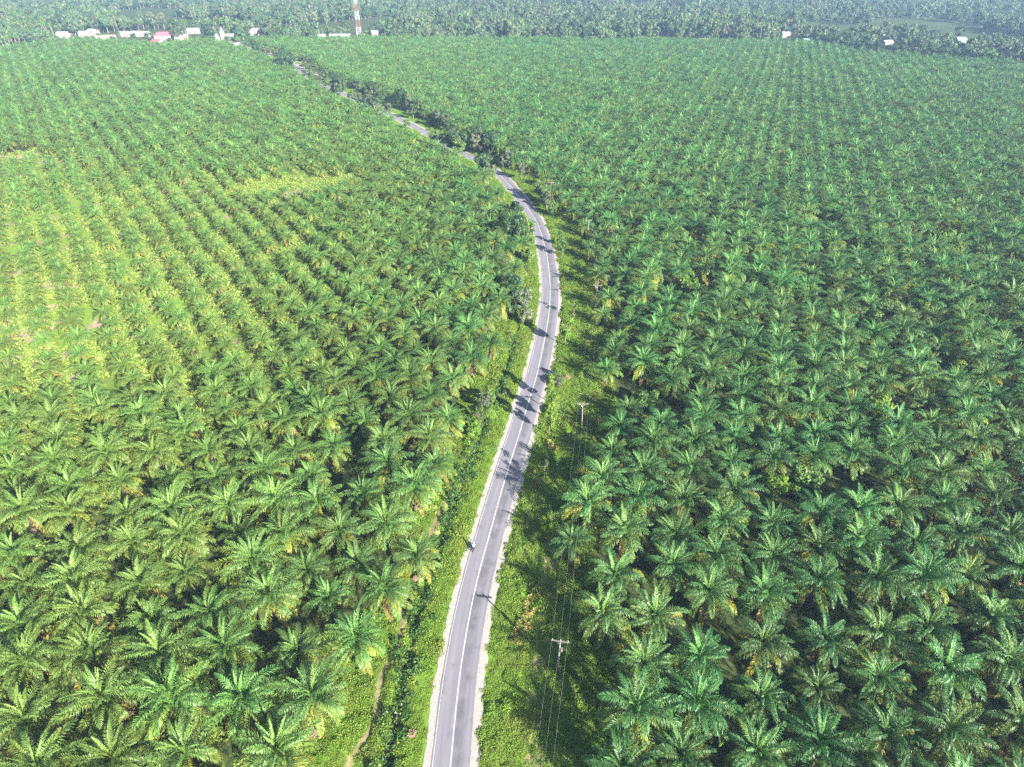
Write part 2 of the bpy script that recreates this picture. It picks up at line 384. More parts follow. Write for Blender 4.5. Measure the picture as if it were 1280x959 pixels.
me.from_pydata([(x, y, z) for (x, y), z in zip(V, Z)], [], faces)
for nm, ar in (('verge', ve), ('bare', ba)):
    a = me.attributes.new(nm, 'FLOAT', 'POINT'); a.data.foreach_set('value', ar.astype(np.float32))
me.polygons.foreach_set('use_smooth', np.ones(len(me.polygons), dtype=bool))
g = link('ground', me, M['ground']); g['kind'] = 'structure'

def strip(name, lo, hi, z, m, jit=0., i0=0, i1=None, seed=3, kind='structure', parent=None):
    """a ribbon along the road between two lateral offsets"""
    i1 = i1 or len(RC); me = bpy.data.meshes.new(name); vs = []; uv = []
    cols = 2 if jit == 0 else 2
    for i in range(i0, i1):
        o1, o2 = lo, hi
        if jit:
            s = RS[i]
            o1 = lo + (jit * (.6 * noise.noise((s * .12, 1, seed)) + .7 * noise.noise((s * .5, 4, seed)) + .5 * noise.noise((s * 1.7, 9, seed))) if lo < 0 else 0)
            o2 = hi + (jit * (.6 * noise.noise((s * .12, 2, seed)) + .7 * noise.noise((s * .5, 5, seed)) + .5 * noise.noise((s * 1.7, 10, seed))) if hi > 0 else 0)
        for o in (o1, o2):
            p = RC[i] + RN[i] * o; vs.append((p[0], p[1], z)); uv.append((o, RS[i]))
    n = i1 - i0
    me.from_pydata(vs, [], [(2 * k, 2 * k + 1, 2 * k + 3, 2 * k + 2) for k in range(n - 1)])
    u = me.uv_layers.new(name='road')
    for lp in me.loops: u.data[lp.index].uv = uv[lp.vertex_index]
    o = link(name, me, m, parent)
    if kind: o['kind'] = kind
    return o
strip('gravel_shoulder', -3.75, 3.9, .035, M['gravel'], .5)
strip('road', -2.65, 2.65, .075, M['asphalt'], .10)
strip('centre_line', -.06, .06, .082, M['paint'])
strip('edge_line', -2.46, -2.41, .082, M['paint'])

# bare soil patches between the left palms, and pale dirt by the village
def patch(name, px, py, rx, ry, m, seed):
    c = G(px, py); n = 90; mb = MB(); vs = [(c[0], c[1], .03)]
    for k in range(n):
        a = 2 * math.pi * k / n; q = max(.15, .85 + .9 * noise.noise((math.cos(a) * 1.5, math.sin(a) * 1.5, seed)) + .55 * noise.noise((math.cos(a) * 4, math.sin(a) * 4, seed)) + .3 * noise.noise((math.cos(a) * 11, math.sin(a) * 11, seed)))
        vs.append((c[0] + rx * q * math.cos(a), c[1] + ry * q * math.sin(a), .03))
    mb.add(vs, [(0, 1 + k, 1 + (k + 1) % n) for k in range(n)])
    o = link(name, mb.mesh(name), m); o['kind'] = 'structure'; return o
SOIL = [(30, 196, 13, 6), (62, 203, 8, 5), (78, 356, 9, 3.5), (52, 456, 4, 3), (92, 443, 4, 4), (362, 243, 9, 4.5), (22, 342, 5, 3), (55, 384, 4, 4), (70, 312, 5, 3), (120, 408, 4, 3), (20, 420, 4, 4), (150, 350, 5, 2.5), (120, 255, 5, 3), (100, 470, 3, 3), (300, 262, 6, 3), (12, 448, 4, 2.5), (170, 420, 3, 2.2), (200, 300, 4, 2.5), (250, 240, 5, 3), (45, 420, 5, 3.5), (82, 400, 3, 4)]
for k, (a, b, c, d) in enumerate(SOIL): patch('soil_patch', a, b, c, d, M['soil'], k)
patch('dirt_clearing', 626, 50.5, 14, 22, M['sand'], 50)
patch('dirt_clearing', 383, 82, 11, 34, M['sand'], 51); patch('dirt_clearing', 362, 77, 9, 20, M['sand'], 52)
patch('dirt_clearing', 395, 94, 8, 20, M['sand'], 53)

# ------------------------------------------------------------------ oil palms
def frond(mb, az, el0, L, droop, nl, lw, age, z0=0., r0=.18, twist=0., seed=0):
    rr = random.Random(seed)
    d = Vector((math.cos(az), math.sin(az), 0)); side = Vector((-math.sin(az), math.cos(az), 0)); up = Vector((0, 0, 1))
    n = 12; p = d * r0 + up * z0; pts = [p.copy()]; dirs = []
    for k in range(n):
        t = (k + .5) / n; el = el0 - droop * t ** 1.7; v = d * math.cos(el) + up * math.sin(el)
        v = (v + side * twist * t).normalized(); dirs.append(v); p = p + v * (L / n); pts.append(p.copy())
    mb.tube([pts[0], pts[3], pts[7], pts[12]], [.075, .05, .03, .01], 3, age=max(0, age - .25), cap=False)
    for k in range(nl):
        t = .14 + .86 * (k + .5) / nl; fi = t * n; i = min(int(fi), n - 1); q = pts[i].lerp(pts[i + 1], fi - i); v = dirs[i]
        nrm = side.cross(v).normalized() * -1
        if nrm.z < 0 and el0 > -.3: nrm = -nrm
        young = min(1, .35 + max(0, (R(86) - el0)) * 1.6)
        ll = young * L * .185 * (math.sin(math.pi * min(1, (t * .86 + .1))) ** .6) * rr.uniform(.85, 1.12) * (1 if t < .93 else .8)
        for sgn in (-1, 1):
            lift = rr.uniform(-.15, .75) if k % 2 else rr.uniform(-.5, .35)
            fwd = .45 + .75 * t
            a = (side * sgn + v * fwd * rr.uniform(.8, 1.2) + nrm * lift + Vector((rr.uniform(-.2, .2), rr.uniform(-.2, .2), rr.uniform(-.2, .2)))).normalized()
            b = (a + Vector((0, 0, -.75 - .5 * rr.random()))).normalized()
            wv = v.cross(nrm).normalized().cross(a); wv = (v - a * v.dot(a)).normalized()
            m1 = q + a * ll * .55; tip = m1 + b * ll * .5
            w0, w1 = lw * .45, lw
            mb.add([q - wv * w0, q + wv * w0, m1 + wv * w1, m1 - wv * w1, tip], [(0, 1, 2, 3), (3, 2, 4)], age=min(1, max(0, age + rr.uniform(-.1, .1))))
def crown_mesh(seed, nf, nl, lw, L=5.3, old=False, near=True):
    rr = random.Random(seed); mb = MB()
    ga = math.pi * (3 - math.sqrt(5)); ph = rr.random() * 6.28
    for i in range(nf):
        a = i / nf
        if not old:
            el = R(87) - R(76) * a ** 1.1 + rr.uniform(-.22, .22); dr = R(38) + R(72) * min(1, a * 1.5) + rr.uniform(-.15, .25)
            ln = L * (.74 + .3 * min(1, a * 2.2)) * rr.uniform(.78, 1.12); age = .05 + .62 * a
            if rr.random() < .06: age += .3
            z0 = .35 - .5 * a
        else:
            el = R(-12) - R(22) * rr.random(); dr = R(55); ln = L * rr.uniform(.75, .98); age = rr.uniform(.3, 1); z0 = -.35
        frond(mb, ph + i * (ga if not old else 2 * math.pi / nf) + rr.uniform(-.28, .28), el, ln, dr, nl, lw, age, z0, twist=rr.uniform(-.6, .6), seed=seed * 1000 + i)
    return mb
def trunk_mb(h, seed, r=.34):
    rr = random.Random(seed); mb = MB(); n = 9
    mb.tube([(rr.uniform(-.04, .04) * k, rr.uniform(-.04, .04) * k, h * k / n - .15) for k in range(n + 1)], [r * (1.35 if k == 0 else 1.0 + .12 * (k % 2) - .012 * k) for k in range(n + 1)], 9)
    for k in range(42):      # stubs of cut frond bases spiral up the trunk
        z = h * (.15 + .85 * k / 42); a = k * 2.4; d = Vector((math.cos(a), math.sin(a), 0))
        mb.tube([d * r * .9 + Vector((0, 0, z)), d * (r + .17) + Vector((0, 0, z + .2))], [.09, .06], 4)
    return mb
TH = 4.7
NV = 6
crowns = []; olds = []; trunks = []
for k in range(NV):
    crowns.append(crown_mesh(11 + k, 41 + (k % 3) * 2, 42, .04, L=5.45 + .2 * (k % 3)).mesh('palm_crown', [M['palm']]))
    olds.append(crown_mesh(61 + k, 5 + k % 3 * 2, 30, .06, old=True).mesh('palm_old_fronds', [M['palm_old']]))
    trunks.append(trunk_mb(TH, k).mesh('palm_trunk', [M['palm_trunk']], True))
def joined(parts, mats):
    mb = MB()
    for (p, dz, mi) in parts:
        k = len(mb.v); mb.v += [(x, y, z + dz) for x, y, z in p.v]; mb.f += [tuple(i + k for i in q) for q in p.f]
        mb.age += p.age; mb.mi += [mi] * len(p.f)
    return mb.mesh('plant', mats)
palm_mats = [M['palm'], M['palm_old'], M['palm_trunk']]
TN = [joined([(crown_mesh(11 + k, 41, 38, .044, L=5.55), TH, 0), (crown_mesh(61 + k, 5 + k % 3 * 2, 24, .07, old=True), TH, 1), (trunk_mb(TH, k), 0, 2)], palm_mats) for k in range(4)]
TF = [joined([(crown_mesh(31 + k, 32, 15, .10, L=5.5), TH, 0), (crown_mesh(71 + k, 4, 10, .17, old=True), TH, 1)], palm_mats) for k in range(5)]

# the two planting grids, fitted to the photograph's palm heads
latR = dict(o=None); HH = H - 5.0
def wv(px): return G(px[0], px[1], 5.0)
Rn = {(1,0):(855,946),(2,0):(948,942),(3,0):(1024,932),(4,0):(1106,921),(5,0):(1186,911),(6,0):(1266,900),(0,1):(788,893),(1,1):(869,883),(2,1):(948,871),(3,1):(1020,857),(4,1):(1102,848),(5,1):(1174,839),(6,1):(1249,832),(0,2):(805,829),(1,2):(873,818),(2,2):(952,806),(3,2):(1029,796),(4,2):(1097,789),(5,2):(1163,782),(6,2):(1231,775),(1,3):(887,746),(2,3):(955,746),(3,3):(1020,732),(4,3):(1090,728),(5,3):(1149,725),(6,3):(1207,718),(0,4):(838,707),(1,4):(896,702),(2,4):(964,697),(3,4):(1022,690),(4,4):(1081,686),(5,4):(1142,676),(6,4):(1198,671),(0,5):(843,669),(1,5):(907,653),(2,5):(965,653),(4,5):(1071,641),(5,5):(1125,636),(6,5):(1179,634),(0,6):(855,627),(1,6):(911,615)}
Ln = {(0,0):(343,944),(0,1):(313,878),(1,1):(390,876),(0,2):(287,813),(1,2):(367,813),(2,2):(444,804),(1,3):(339,746),(2,3):(411,742),(3,3):(481,739),(1,4):(315,707),(2,4):(381,709),(3,4):(449,702),(4,4):(521,695),(2,5):(355,674),(3,5):(423,662),(4,5):(486,660),(2,6):(336,627),(3,6):(397,627),(4,6):(458,618),(5,6):(517,615),(4,7):(486,582),(5,7):(542,580)}
def fit(D):
    K = np.array([[1, a, b] for a, b in D]); W = np.array([wv(v) for v in D.values()]); wt = np.array([1 / (HH + w_[1]) for w_ in W])[:, None]
    return np.linalg.lstsq(K * wt, W * wt, rcond=None)[0]
FARPX = [(-700, 74), (0, 63), (100, 51), (200, 57), (262, 50), (420, 50), (600, 50), (760, 52), (1000, 54), (1050, 61), (1150, 72), (1280, 83), (1900, 120)]
FA = np.array([G(q[0], q[1] + 4) for q in FARPX]); az_f = np.degrees(np.arctan2(FA[:, 0], FA[:, 1])); rad_f = np.hypot(FA[:, 0], FA[:, 1])
def inside_far(X, Y): return np.hypot(X, Y) < np.interp(np.degrees(np.arctan2(X, Y)), az_f, rad_f)
palms = []
CLEAR = [(G(376, 232), 22, 15), (G(345, 243), 18, 8), (G(28, 199), 18, 11), (G(62, 203), 12, 8)]
GAPS = [G(1110, 388, 3), G(1130, 398, 3), G(1088, 402, 3), G(1003, 606, 3), G(852, 298, 3), G(1180, 300, 3), G(1168, 305, 3), G(1130, 132, 3), G(578, 110, 3), G(612, 108, 3), G(970, 610, 3), G(1090, 515, 3), G(860, 360, 3), G(1200, 470, 3), G(812, 500, 3)]
for side, D in (('R', Rn), ('L', Ln)):
    s = fit(D); A, B = s[1], s[2]
    ij = np.array([(i, j) for i in range(-260, 260) for j in range(-40, 190)])
    pos = s[0] + ij[:, :1] * A + ij[:, 1:] * B
    X, Y = pos.T
    ok = (Y > 4) & (np.abs(X) < 60 + 1.15 * Y) & inside_far(X, Y) & (Y < 1400)
    ij, X, Y = ij[ok], X[ok], Y[ok]
    jx, jy = RNG.normal(0, .34 if side == 'R' else .6, (2, len(X)))
    fitd = np.array([tuple(q) in D for q in ij])
    for q in np.where(fitd)[0]:
        wpx = wv(D[tuple(ij[q])]); jx[q], jy[q] = wpx[0] - X[q], wpx[1] - Y[q]
    X = X + jx; Y = Y + jy
    ok = (X > xr(Y) + .5) if side == 'R' else (X < xl(Y) - .5)
    lat = road_lat(X, Y); ok &= np.abs(lat) > 6.2
    for c, a, b in CLEAR: ok &= (((X - c[0]) / a) ** 2 + ((Y - c[1]) / b) ** 2 > RNG.uniform(.35, 1.25, len(X)))
    for c in GAPS: ok &= np.hypot(X - c[0], Y - c[1]) > 5.0
    # a few missing palms
    ok &= ~((RNG.random(len(X)) < .012) & ~fitd)
    for x, y, (i, j) in zip(X[ok], Y[ok], ij[ok]): palms.append((x, y, side, int(i), int(j)))
print('palms', len(palms))
PAL = np.array([(p[0], p[1]) for p in palms])
OPEN = [(55, 385, 62, 50), (160, 300, 60, 55), (40, 205, 60, 45), (370, 236, 40, 26), (250, 262, 55, 40), (120, 440, 45, 26), (25, 105, 120, 60), (300, 330, 70, 70), (200, 430, 50, 30), (150, 375, 80, 60), (80, 275, 75, 60)]
OPEN = [(G(a, b), c, d) for a, b, c, d in OPEN]
def open_field(x, y):
    return min(1, sum((.9, .55, .7, .9, .6, .7, .35, .3, .3, .35, .4)[k] * math.exp(-(((x - c[0]) / a) ** 2 + ((y - c[1]) / b) ** 2)) for k, (c, a, b) in enumerate(OPEN)))
def psize(x, y):
    s = 1.03 + random.gauss(0, .1)
    return min(s, 1.14) * (1 - .33 * open_field(x, y))
sizes = np.array([psize(x, y) for x, y in PAL])
sizes *= np.where((PAL[:, 0] > xr(PAL[:, 1]) - 1) & (PAL[:, 0] < xr(PAL[:, 1]) + 9) & (PAL[:, 1] > 100) & (PAL[:, 1] < 330), .84, 1)
vis = []
for k, (x, y) in enumerate(PAL):
    px, py, z = P(x, y, 5)
    if -12 < px < 1292 and py < 975: vis.append((z, k))
vis.sort(); near = [k for _, k in vis[:300]]; nearset = set(near)
rows = {}
for k in near:
    _, _, side, i, j = palms[k]; rows.setdefault((side, j), []).append(k)
lab = {}
for side in 'RL':
    js = sorted(j for s_, j in rows if s_ == side)
    for r_, j in enumerate(js):
        ks = sorted(rows[(side, j)], key=lambda q: palms[q][0] * (1 if side == 'R' else -1))
        for c_, k in enumerate(ks): lab[k] = (r_ + 1, c_ + 1)
first = {}
for k in near:
    x, y, side, i, j = palms[k]; v = random.randrange(NV); r_, c_ = lab[k]
    look = ('yellow-fringed' if v % 3 == 2 else 'green')
    t = thing('oil_palm', '%s oil palm %s of road, %s row from picture bottom, %s from the verge' % (look, 'right' if side == 'R' else 'left', ordinal(r_), ordinal(c_)),
              'oil palm', (x, y, 0), random.random() * 6.28, 'oil palms planted in rows')
    s = float(sizes[k]); t.scale = (s, s, s * random.uniform(.93, 1.1)); t.rotation_euler[0] = random.gauss(0, .065); t.rotation_euler[1] = random.gauss(0, .065)
    link('trunk', trunks[v], None, t)
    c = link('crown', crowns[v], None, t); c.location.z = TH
    c = link('old_fronds', olds[v], None, t); c.location.z = TH
rest = [k for k in range(len(palms)) if k not in nearset]
def arr(ks): return np.array([(PAL[k][0], PAL[k][1], 0) for k in ks])
d = np.hypot(*PAL[rest].T); var = np.where(d < 300, RNG.integers(0, 4, len(rest)), 4 + RNG.integers(0, 5, len(rest)))
sz = sizes[rest]
scatter('oil_palm_plantation', arr(rest), np.stack([RNG.normal(0, .06, len(rest)), RNG.normal(0, .06, len(rest)), RNG.random(len(rest)) * 6.28], 1),
        np.stack([sz, sz, sz * RNG.uniform(.92, 1.1, len(rest))], 1), var, TN + TF, 'rows of oil palms filling both fields out to the far wood', 'oil palm plantation')

# ------------------------------------------------------------------ broadleaf trees
def tree_mb(seed, kind):
    """unit-height-ish tree: returns (trunk MB, crown MB), 10 m tall"""
    rr = random.Random(seed); tb = MB(); cb = MB()
    spec = {'round': dict(tr=.26, cz=5.6, rx=3.9, rz=3.4, nl=22, leaves=190, ls=.38, lobe=1.45, tall=3.5),
            'slim': dict(tr=.13, cz=6.2, rx=1.15, rz=3.5, nl=18, leaves=120, ls=.28, lobe=.75, tall=6.5),
            'open': dict(tr=.20, cz=6.3, rx=3.1, rz=3.0, nl=18, leaves=95, ls=.38, lobe=1.1, tall=5.),
            'sparse': dict(tr=.11, cz=7.0, rx=1.6, rz=2.2, nl=8, leaves=38, ls=.26, lobe=.75, tall=7.),
            'bush': dict(tr=.16, cz=4.6, rx=4.2, rz=4.2, nl=20, leaves=160, ls=.5, lobe=1.9, tall=2.)}[kind]
    lean = Vector((rr.uniform(-.5, .5), rr.uniform(-.5, .5), 0))
    top = Vector((0, 0, spec['cz'] + spec['rz'] * .5)) + lean
    tb.tube([(0, 0, -.3), Vector((0, 0, 2)) + lean * .15, Vector((0, 0, spec['tall'])) + lean * .5, top], [spec['tr'] * 1.3, spec['tr'], spec['tr'] * .75, spec['tr'] * .2], 8)
    for k in range(spec['nl']):
        a = k * 2.4 + rr.uniform(-.4, .4); h = rr.uniform(-1, 1); q = math.sqrt(max(0, 1 - h * h * .8)) * rr.uniform(.35, 1.0)
        c = Vector((math.cos(a) * q * spec['rx'], math.sin(a) * q * spec['rx'], spec['cz'] + h * spec['rz'] * rr.uniform(.75, 1.05))) + lean * .7
        base = Vector((0, 0, min(spec['tall'] * rr.uniform(.75, 1.1), c.z - .2))) + lean * .4
        tb.tube([base, base.lerp(c, .5) + Vector((0, 0, .25)), c], [spec['tr'] * .45, spec['tr'] * .3, .03], 5, cap=False)
        lr = spec['lobe'] * rr.uniform(.7, 1.25); age = rr.random()
        for j in range(spec['leaves']):
            u = Vector((rr.gauss(0, 1), rr.gauss(0, 1), rr.gauss(0, 1))).normalized() * lr * rr.uniform(.35, 1.) ** .5
            u.z *= .75; p = c + u; nrm = (u.normalized() + Vector((rr.uniform(-.9, .9), rr.uniform(-.9, .9), rr.uniform(-.2, 1.)))).normalized()
            t1 = nrm.orthogonal().normalized(); t1 = Matrix.Rotation(rr.random() * 6.28, 3, nrm) @ t1; t2 = nrm.cross(t1); L = spec['ls'] * rr.uniform(.6, 1.3)
            cb.add([p - t1 * L, p + t2 * L * .45 - t1 * L * .1, p + t1 * L, p - t2 * L * .45 - t1 * L * .1], [(0, 1, 2, 3)], age=min(1, max(0, age + rr.uniform(-.25, .25))))
    return tb, cb
TREES = {}
def tree_parts(kind, leaf, v, bark='bark'):
    key = (kind, leaf, v, bark)
    if key not in TREES:
        tb, cb = tree_mb(100 + v * 7 + len(kind), kind); TREES[key] = (tb.mesh('tree_trunk', [M[bark]], True), cb.mesh('tree_crown', [M[leaf]]))
    return TREES[key]
def tree(x, y, h, wd, kind, leaf, label, group, name='tree', bark='bark', cat='tree'):
    tm, cm = tree_parts(kind, leaf, random.randrange(3), bark)
    t = thing(name, label, cat, (x, y, 0), random.random() * 6.28, group)
    s = h / {'round': 9.3, 'slim': 10, 'open': 9.7, 'sparse': 9.4, 'bush': 9.2}[kind]
    nat = {'round': 9.5, 'slim': 3.4, 'open': 7.5, 'sparse': 4.2, 'bush': 10.5}[kind]
    sw = wd / nat; t.scale = (sw, sw, s)
    link('trunk', tm, None, t); link('crown', cm, None, t)
    return t
VT = {'leaf_dark': 'dark', 'leaf_bright': 'bright green', 'leaf_mid': 'mid-green', 'leaf_grey': 'grey-green'}
KT = {'round': 'round bushy tree', 'slim': 'slender upright tree', 'open': 'loose-crowned tree', 'sparse': 'thin sparse tree', 'bush': 'low spreading shrub'}
# (base px, height m, width m, kind, leaf) roadside trees, placed from their foot or from the shadow they throw
ROADSIDE = [
 (684, 504, 9, 2.8, 'slim', 'leaf_bright'), (693, 530, 9, 3.2, 'slim', 'leaf_bright'), (686, 545, 9.3, 3.4, 'open', 'leaf_bright'), (694, 520, 2.2, 3.4, 'bush', 'leaf_bright'), (701, 522, 3.2, 3, 'open', 'leaf_mid'),
 (706, 433, 10.5, 5.2, 'open', 'leaf_bright'), (717, 398, 7, 3.6, 'sparse', 'leaf_mid'), (680, 605, 7, 2.2, 'sparse', 'leaf_grey'),
 (703, 321, 6.5, 4, 'open', 'leaf_mid'), (700, 308, 6, 3, 'slim', 'leaf_mid'), (697, 483, 3, 3.5, 'bush', 'leaf_grey'), (693, 470, 2.2, 2.2, 'bush', 'leaf_dark'),
 (672, 249, 9, 6, 'open', 'leaf_mid'), (680, 256, 9, 7, 'round', 'leaf_mid'), (683, 262, 8, 6, 'open', 'leaf_grey'),
 (676, 252, 7, 5, 'open', 'leaf_mid'), (652, 226, 8, 5, 'open', 'leaf_grey'), (690, 270, 6, 5, 'bush', 'leaf_mid'),
 (645, 308, 12, 11, 'round', 'leaf_dark'), (658, 316, 8, 6, 'open', 'leaf_mid'), (657, 300, 10, 6, 'open', 'leaf_bright'), (640, 286, 11, 9, 'round', 'leaf_dark'), (663, 300, 8, 5, 'open', 'leaf_mid'), (661, 328, 5, 5, 'bush', 'leaf_mid'),
 (652, 394, 9, 7, 'round', 'leaf_grey'), (645, 380, 10, 8, 'round', 'leaf_dark'), (657, 405, 5, 5, 'bush', 'leaf_grey'), (660, 380, 6, 4, 'open', 'leaf_mid'), (640, 398, 6, 5, 'open', 'leaf_dark'),
 (606, 515, 6, 4, 'open', 'leaf_grey'), (600, 534, 6, 4, 'open', 'leaf_mid'), (612, 522, 3, 4, 'bush', 'leaf_bright'), (592, 545, 4, 4, 'bush', 'leaf_bright'), (612, 505, 4, 3.5, 'bush', 'leaf_mid'),
 (604, 222, 10, 9, 'round', 'leaf_dark'), (613, 226, 7, 6, 'open', 'leaf_grey'), (617, 212, 7, 5, 'open', 'leaf_grey'), (626, 224, 5, 4, 'open', 'leaf_mid'),
 (565, 193, 11, 9, 'round', 'leaf_dark'), (575, 196, 11, 9, 'round', 'leaf_dark'), (554, 186, 6, 6, 'open', 'leaf_grey'), (585, 193, 9, 7, 'open', 'leaf_grey'),
 (594, 188, 11, 8, 'round', 'leaf_dark'), (611, 193, 10, 11, 'round', 'leaf_dark'), (603, 190, 9, 8, 'open', 'leaf_grey'), (624, 200, 8, 6, 'open', 'leaf_mid'), (634, 207, 8, 6, 'open', 'leaf_mid'), (641, 205, 7, 5, 'open', 'leaf_dark'),
 (560, 165, 9, 8, 'open', 'leaf_grey'), (550, 160, 9, 9, 'round', 'leaf_grey'), (573, 176, 8, 8, 'open', 'leaf_mid'), (582, 182, 8, 6, 'open', 'leaf_mid'), (530, 148, 9, 7, 'round', 'leaf_mid'), (540, 157, 5, 6, 'bush', 'leaf_dark'),
 (524, 143, 9, 6, 'open', 'leaf_dark'), (512, 140, 10, 7, 'open', 'leaf_grey'), (502, 137, 12, 9, 'round', 'leaf_dark'), (488, 130, 8, 7, 'open', 'leaf_mid'), (486, 148, 9, 9, 'open', 'leaf_grey'), (477, 141, 11, 10, 'round', 'leaf_dark'),
 (461, 129, 12, 12, 'round', 'leaf_dark'), (470, 136, 8, 8, 'open', 'leaf_grey'), (448, 124, 8, 8, 'open', 'leaf_grey'), (434, 120, 12, 11, 'round', 'leaf_dark'), (425, 117, 8, 7, 'open', 'leaf_grey'), (414, 113, 8, 8, 'open', 'leaf_mid'),
 (400, 108, 8, 12, 'open', 'leaf_grey'), (388, 103, 8, 12, 'open', 'leaf_grey'), (363, 92, 13, 12, 'round', 'leaf_dark'), (353, 88, 12, 12, 'round', 'leaf_dark'), (356, 84, 11, 12, 'round', 'leaf_dark'), (376, 87, 6, 8, 'open', 'leaf_grey'),
 (416, 100, 8, 9, 'open', 'leaf_mid'), (432, 109, 8, 9, 'open', 'leaf_mid'), (446, 112, 7, 8, 'open', 'leaf_grey'), (470, 124, 8, 8, 'open', 'leaf_mid'), (322, 70, 13, 13, 'round', 'leaf_dark'), (333, 73, 9, 10, 'open', 'leaf_grey'), (309, 63, 9, 10, 'open', 'leaf_mid'), (395, 84, 8, 9, 'open', 'leaf_mid'), (370, 78, 7, 9, 'open', 'leaf_mid'), (340, 70, 8, 10, 'open', 'leaf_mid'),
]
info = []
for q in ROADSIDE:
    w_ = G(q[0], q[1]); la = float(road_lat(w_[0], w_[1])[0]); info.append((w_, la, q))
i = int(np.searchsorted(RC[:, 1], 330))
while i < len(RC) - 30:
    c = RC[i]; px, py, _ = P(c[0], c[1]); dd = c[1] / 330
    open_ = (498 < px < 536) or (362 < px < 400)
    for sgn in (-1, 1):
        if random.random() < (.3 if (open_ and sgn < 0) else .55):
            o_ = sgn * random.uniform(6.0, 9.5); w_ = c + RN[i] * o_ + RT[i] * random.uniform(-3, 3); h_ = random.uniform(5, 9.5) * (.62 if (open_ and sgn < 0) else 1)
            info.append((w_, float(o_), (0, 0, h_, h_ * random.uniform(.8, 1.1), random.choice(['open', 'open', 'round']), random.choice(['leaf_dark', 'leaf_mid', 'leaf_mid', 'leaf_grey', 'leaf_mid']))))
    i += random.randint(9, 17)
info.sort(key=lambda t: t[0][1]); cnt = {}
for w_, la, (px, py, h, wd, kind, leaf) in info:
    side = 'right' if la > 0 else 'left'; key = (side, kind, leaf); cnt[key] = cnt.get(key, 0) + 1
    what = VT[leaf] + ' ' + KT[kind]
    if w_[1] > 300: h *= 1.2; wd *= 1.15
    if abs(la) < 4.6:
        w_ = w_ + np.array([math.copysign(5.2 - abs(la), la), 0])
    tree(w_[0], w_[1], h, wd, kind, leaf, '%s %s of the road, %s of its sort from the camera' % (what, side, ordinal(cnt[key])), 'trees and shrubs along the road',
         'shrub' if kind == 'bush' else 'tree', cat='shrub' if kind == 'bush' else 'tree')
for k, c in enumerate(sorted(GAPS, key=lambda c: c[1])):
    tree(c[0], c[1], random.uniform(5.5, 7.5), random.uniform(7, 10), 'bush' if k % 3 else 'open', 'leaf_mid' if k % 2 else 'leaf_bright',
         'leafy %s filling a gap among the oil palms, %s from the camera' % ('spreading bush' if k % 3 else 'loose tree', ordinal(k + 1)), 'wild growth in gaps among the palms', 'shrub', cat='shrub')

# ------------------------------------------------------------------ verge, ditch and field undergrowth
def clump_mb(seed, n, r, h, ls, upz=.2):
    rr = random.Random(seed); mb = MB()
    for k in range(n):
        a = rr.random() * 6.28; q = r * math.sqrt(rr.random()); z = h * (1 - (q / r) ** 2) * rr.uniform(.3, 1.05)
        p = Vector((q * math.cos(a), q * math.sin(a), z)); nrm = Vector((rr.uniform(-1, 1), rr.uniform(-1, 1), rr.uniform(upz, 1.3))).normalized()
        t1 = nrm.orthogonal().normalized(); t1 = Matrix.Rotation(rr.random() * 6.28, 3, nrm) @ t1; t2 = nrm.cross(t1); L = ls * rr.uniform(.6, 1.3)
        mb.add([p - t1 * L, p + t2 * L * .6, p + t1 * L, p - t2 * L * .6], [(0, 1, 2, 3)], age=rr.random())
    return mb
CW = [clump_mb(k, 135, .64, .22, .07, .9).mesh('weed_clump', [M['weed']]) for k in range(4)] + [clump_mb(9, 60, .5, .5, .1).mesh('weed_clump', [M['dry']])]
# near verge
pts = []; N = 62000
Y = 26 + (420 - 26) * RNG.random(N) ** 1.75; X = xl(Y) - 4 + (xr(Y) - xl(Y) + 8) * RNG.random(N)
lat = road_lat(X, Y); sc_ = .55 + Y / 240 + RNG.random(N) * .55
edge = 4.2 + .35 * np.sin(Y * .9) + RNG.normal(0, .25, N)
keep = (np.abs(lat) > edge) & (dist_poly(X, Y, FP) > .5 + .3 * sc_ * .8)
tr = dist_poly(X, Y, TR); keep &= ~((np.abs(tr - .75) < .4) & (RNG.random(N) < .8)) & ~((tr < 1.6) & (RNG.random(N) < .3))
b2 = dist_poly(X, Y, np.array([G(540, 668), G(552, 640), G(566, 618)])); keep &= ~((b2 < 1.3) & (RNG.random(N) < .8))
X, Y, sc_, tr = X[keep], Y[keep], sc_[keep], tr[keep]; Zv = relief(X, Y)
lum = vnoise(X, Y, .12, 8); sc_ = sc_ * (1 + .5 * lum)
hs = sc_ * RNG.uniform(.6, 1.5, len(X)) * (1 + .6 * np.maximum(0, vnoise(X, Y, .3, 3)))
v = RNG.integers(0, 4, len(X))
for q in ((662, 770), (650, 790), (647, 800), (668, 745), (690, 560), (668, 600)):
    c = G(*q); v = np.where((np.hypot((X - c[0]) / 1.0, (Y - c[1]) / 2.2) < 1.25) & (RNG.random(len(X)) < .17), 4, v)
scatter('verge_ground_cover', np.stack([X, Y, Zv - .05], 1), np.stack([0 * X, 0 * X, RNG.random(len(X)) * 6.28], 1), np.stack([sc_, sc_, hs], 1), v, CW,
        'bright green creeper and weeds covering both verges of the road', 'ground cover')
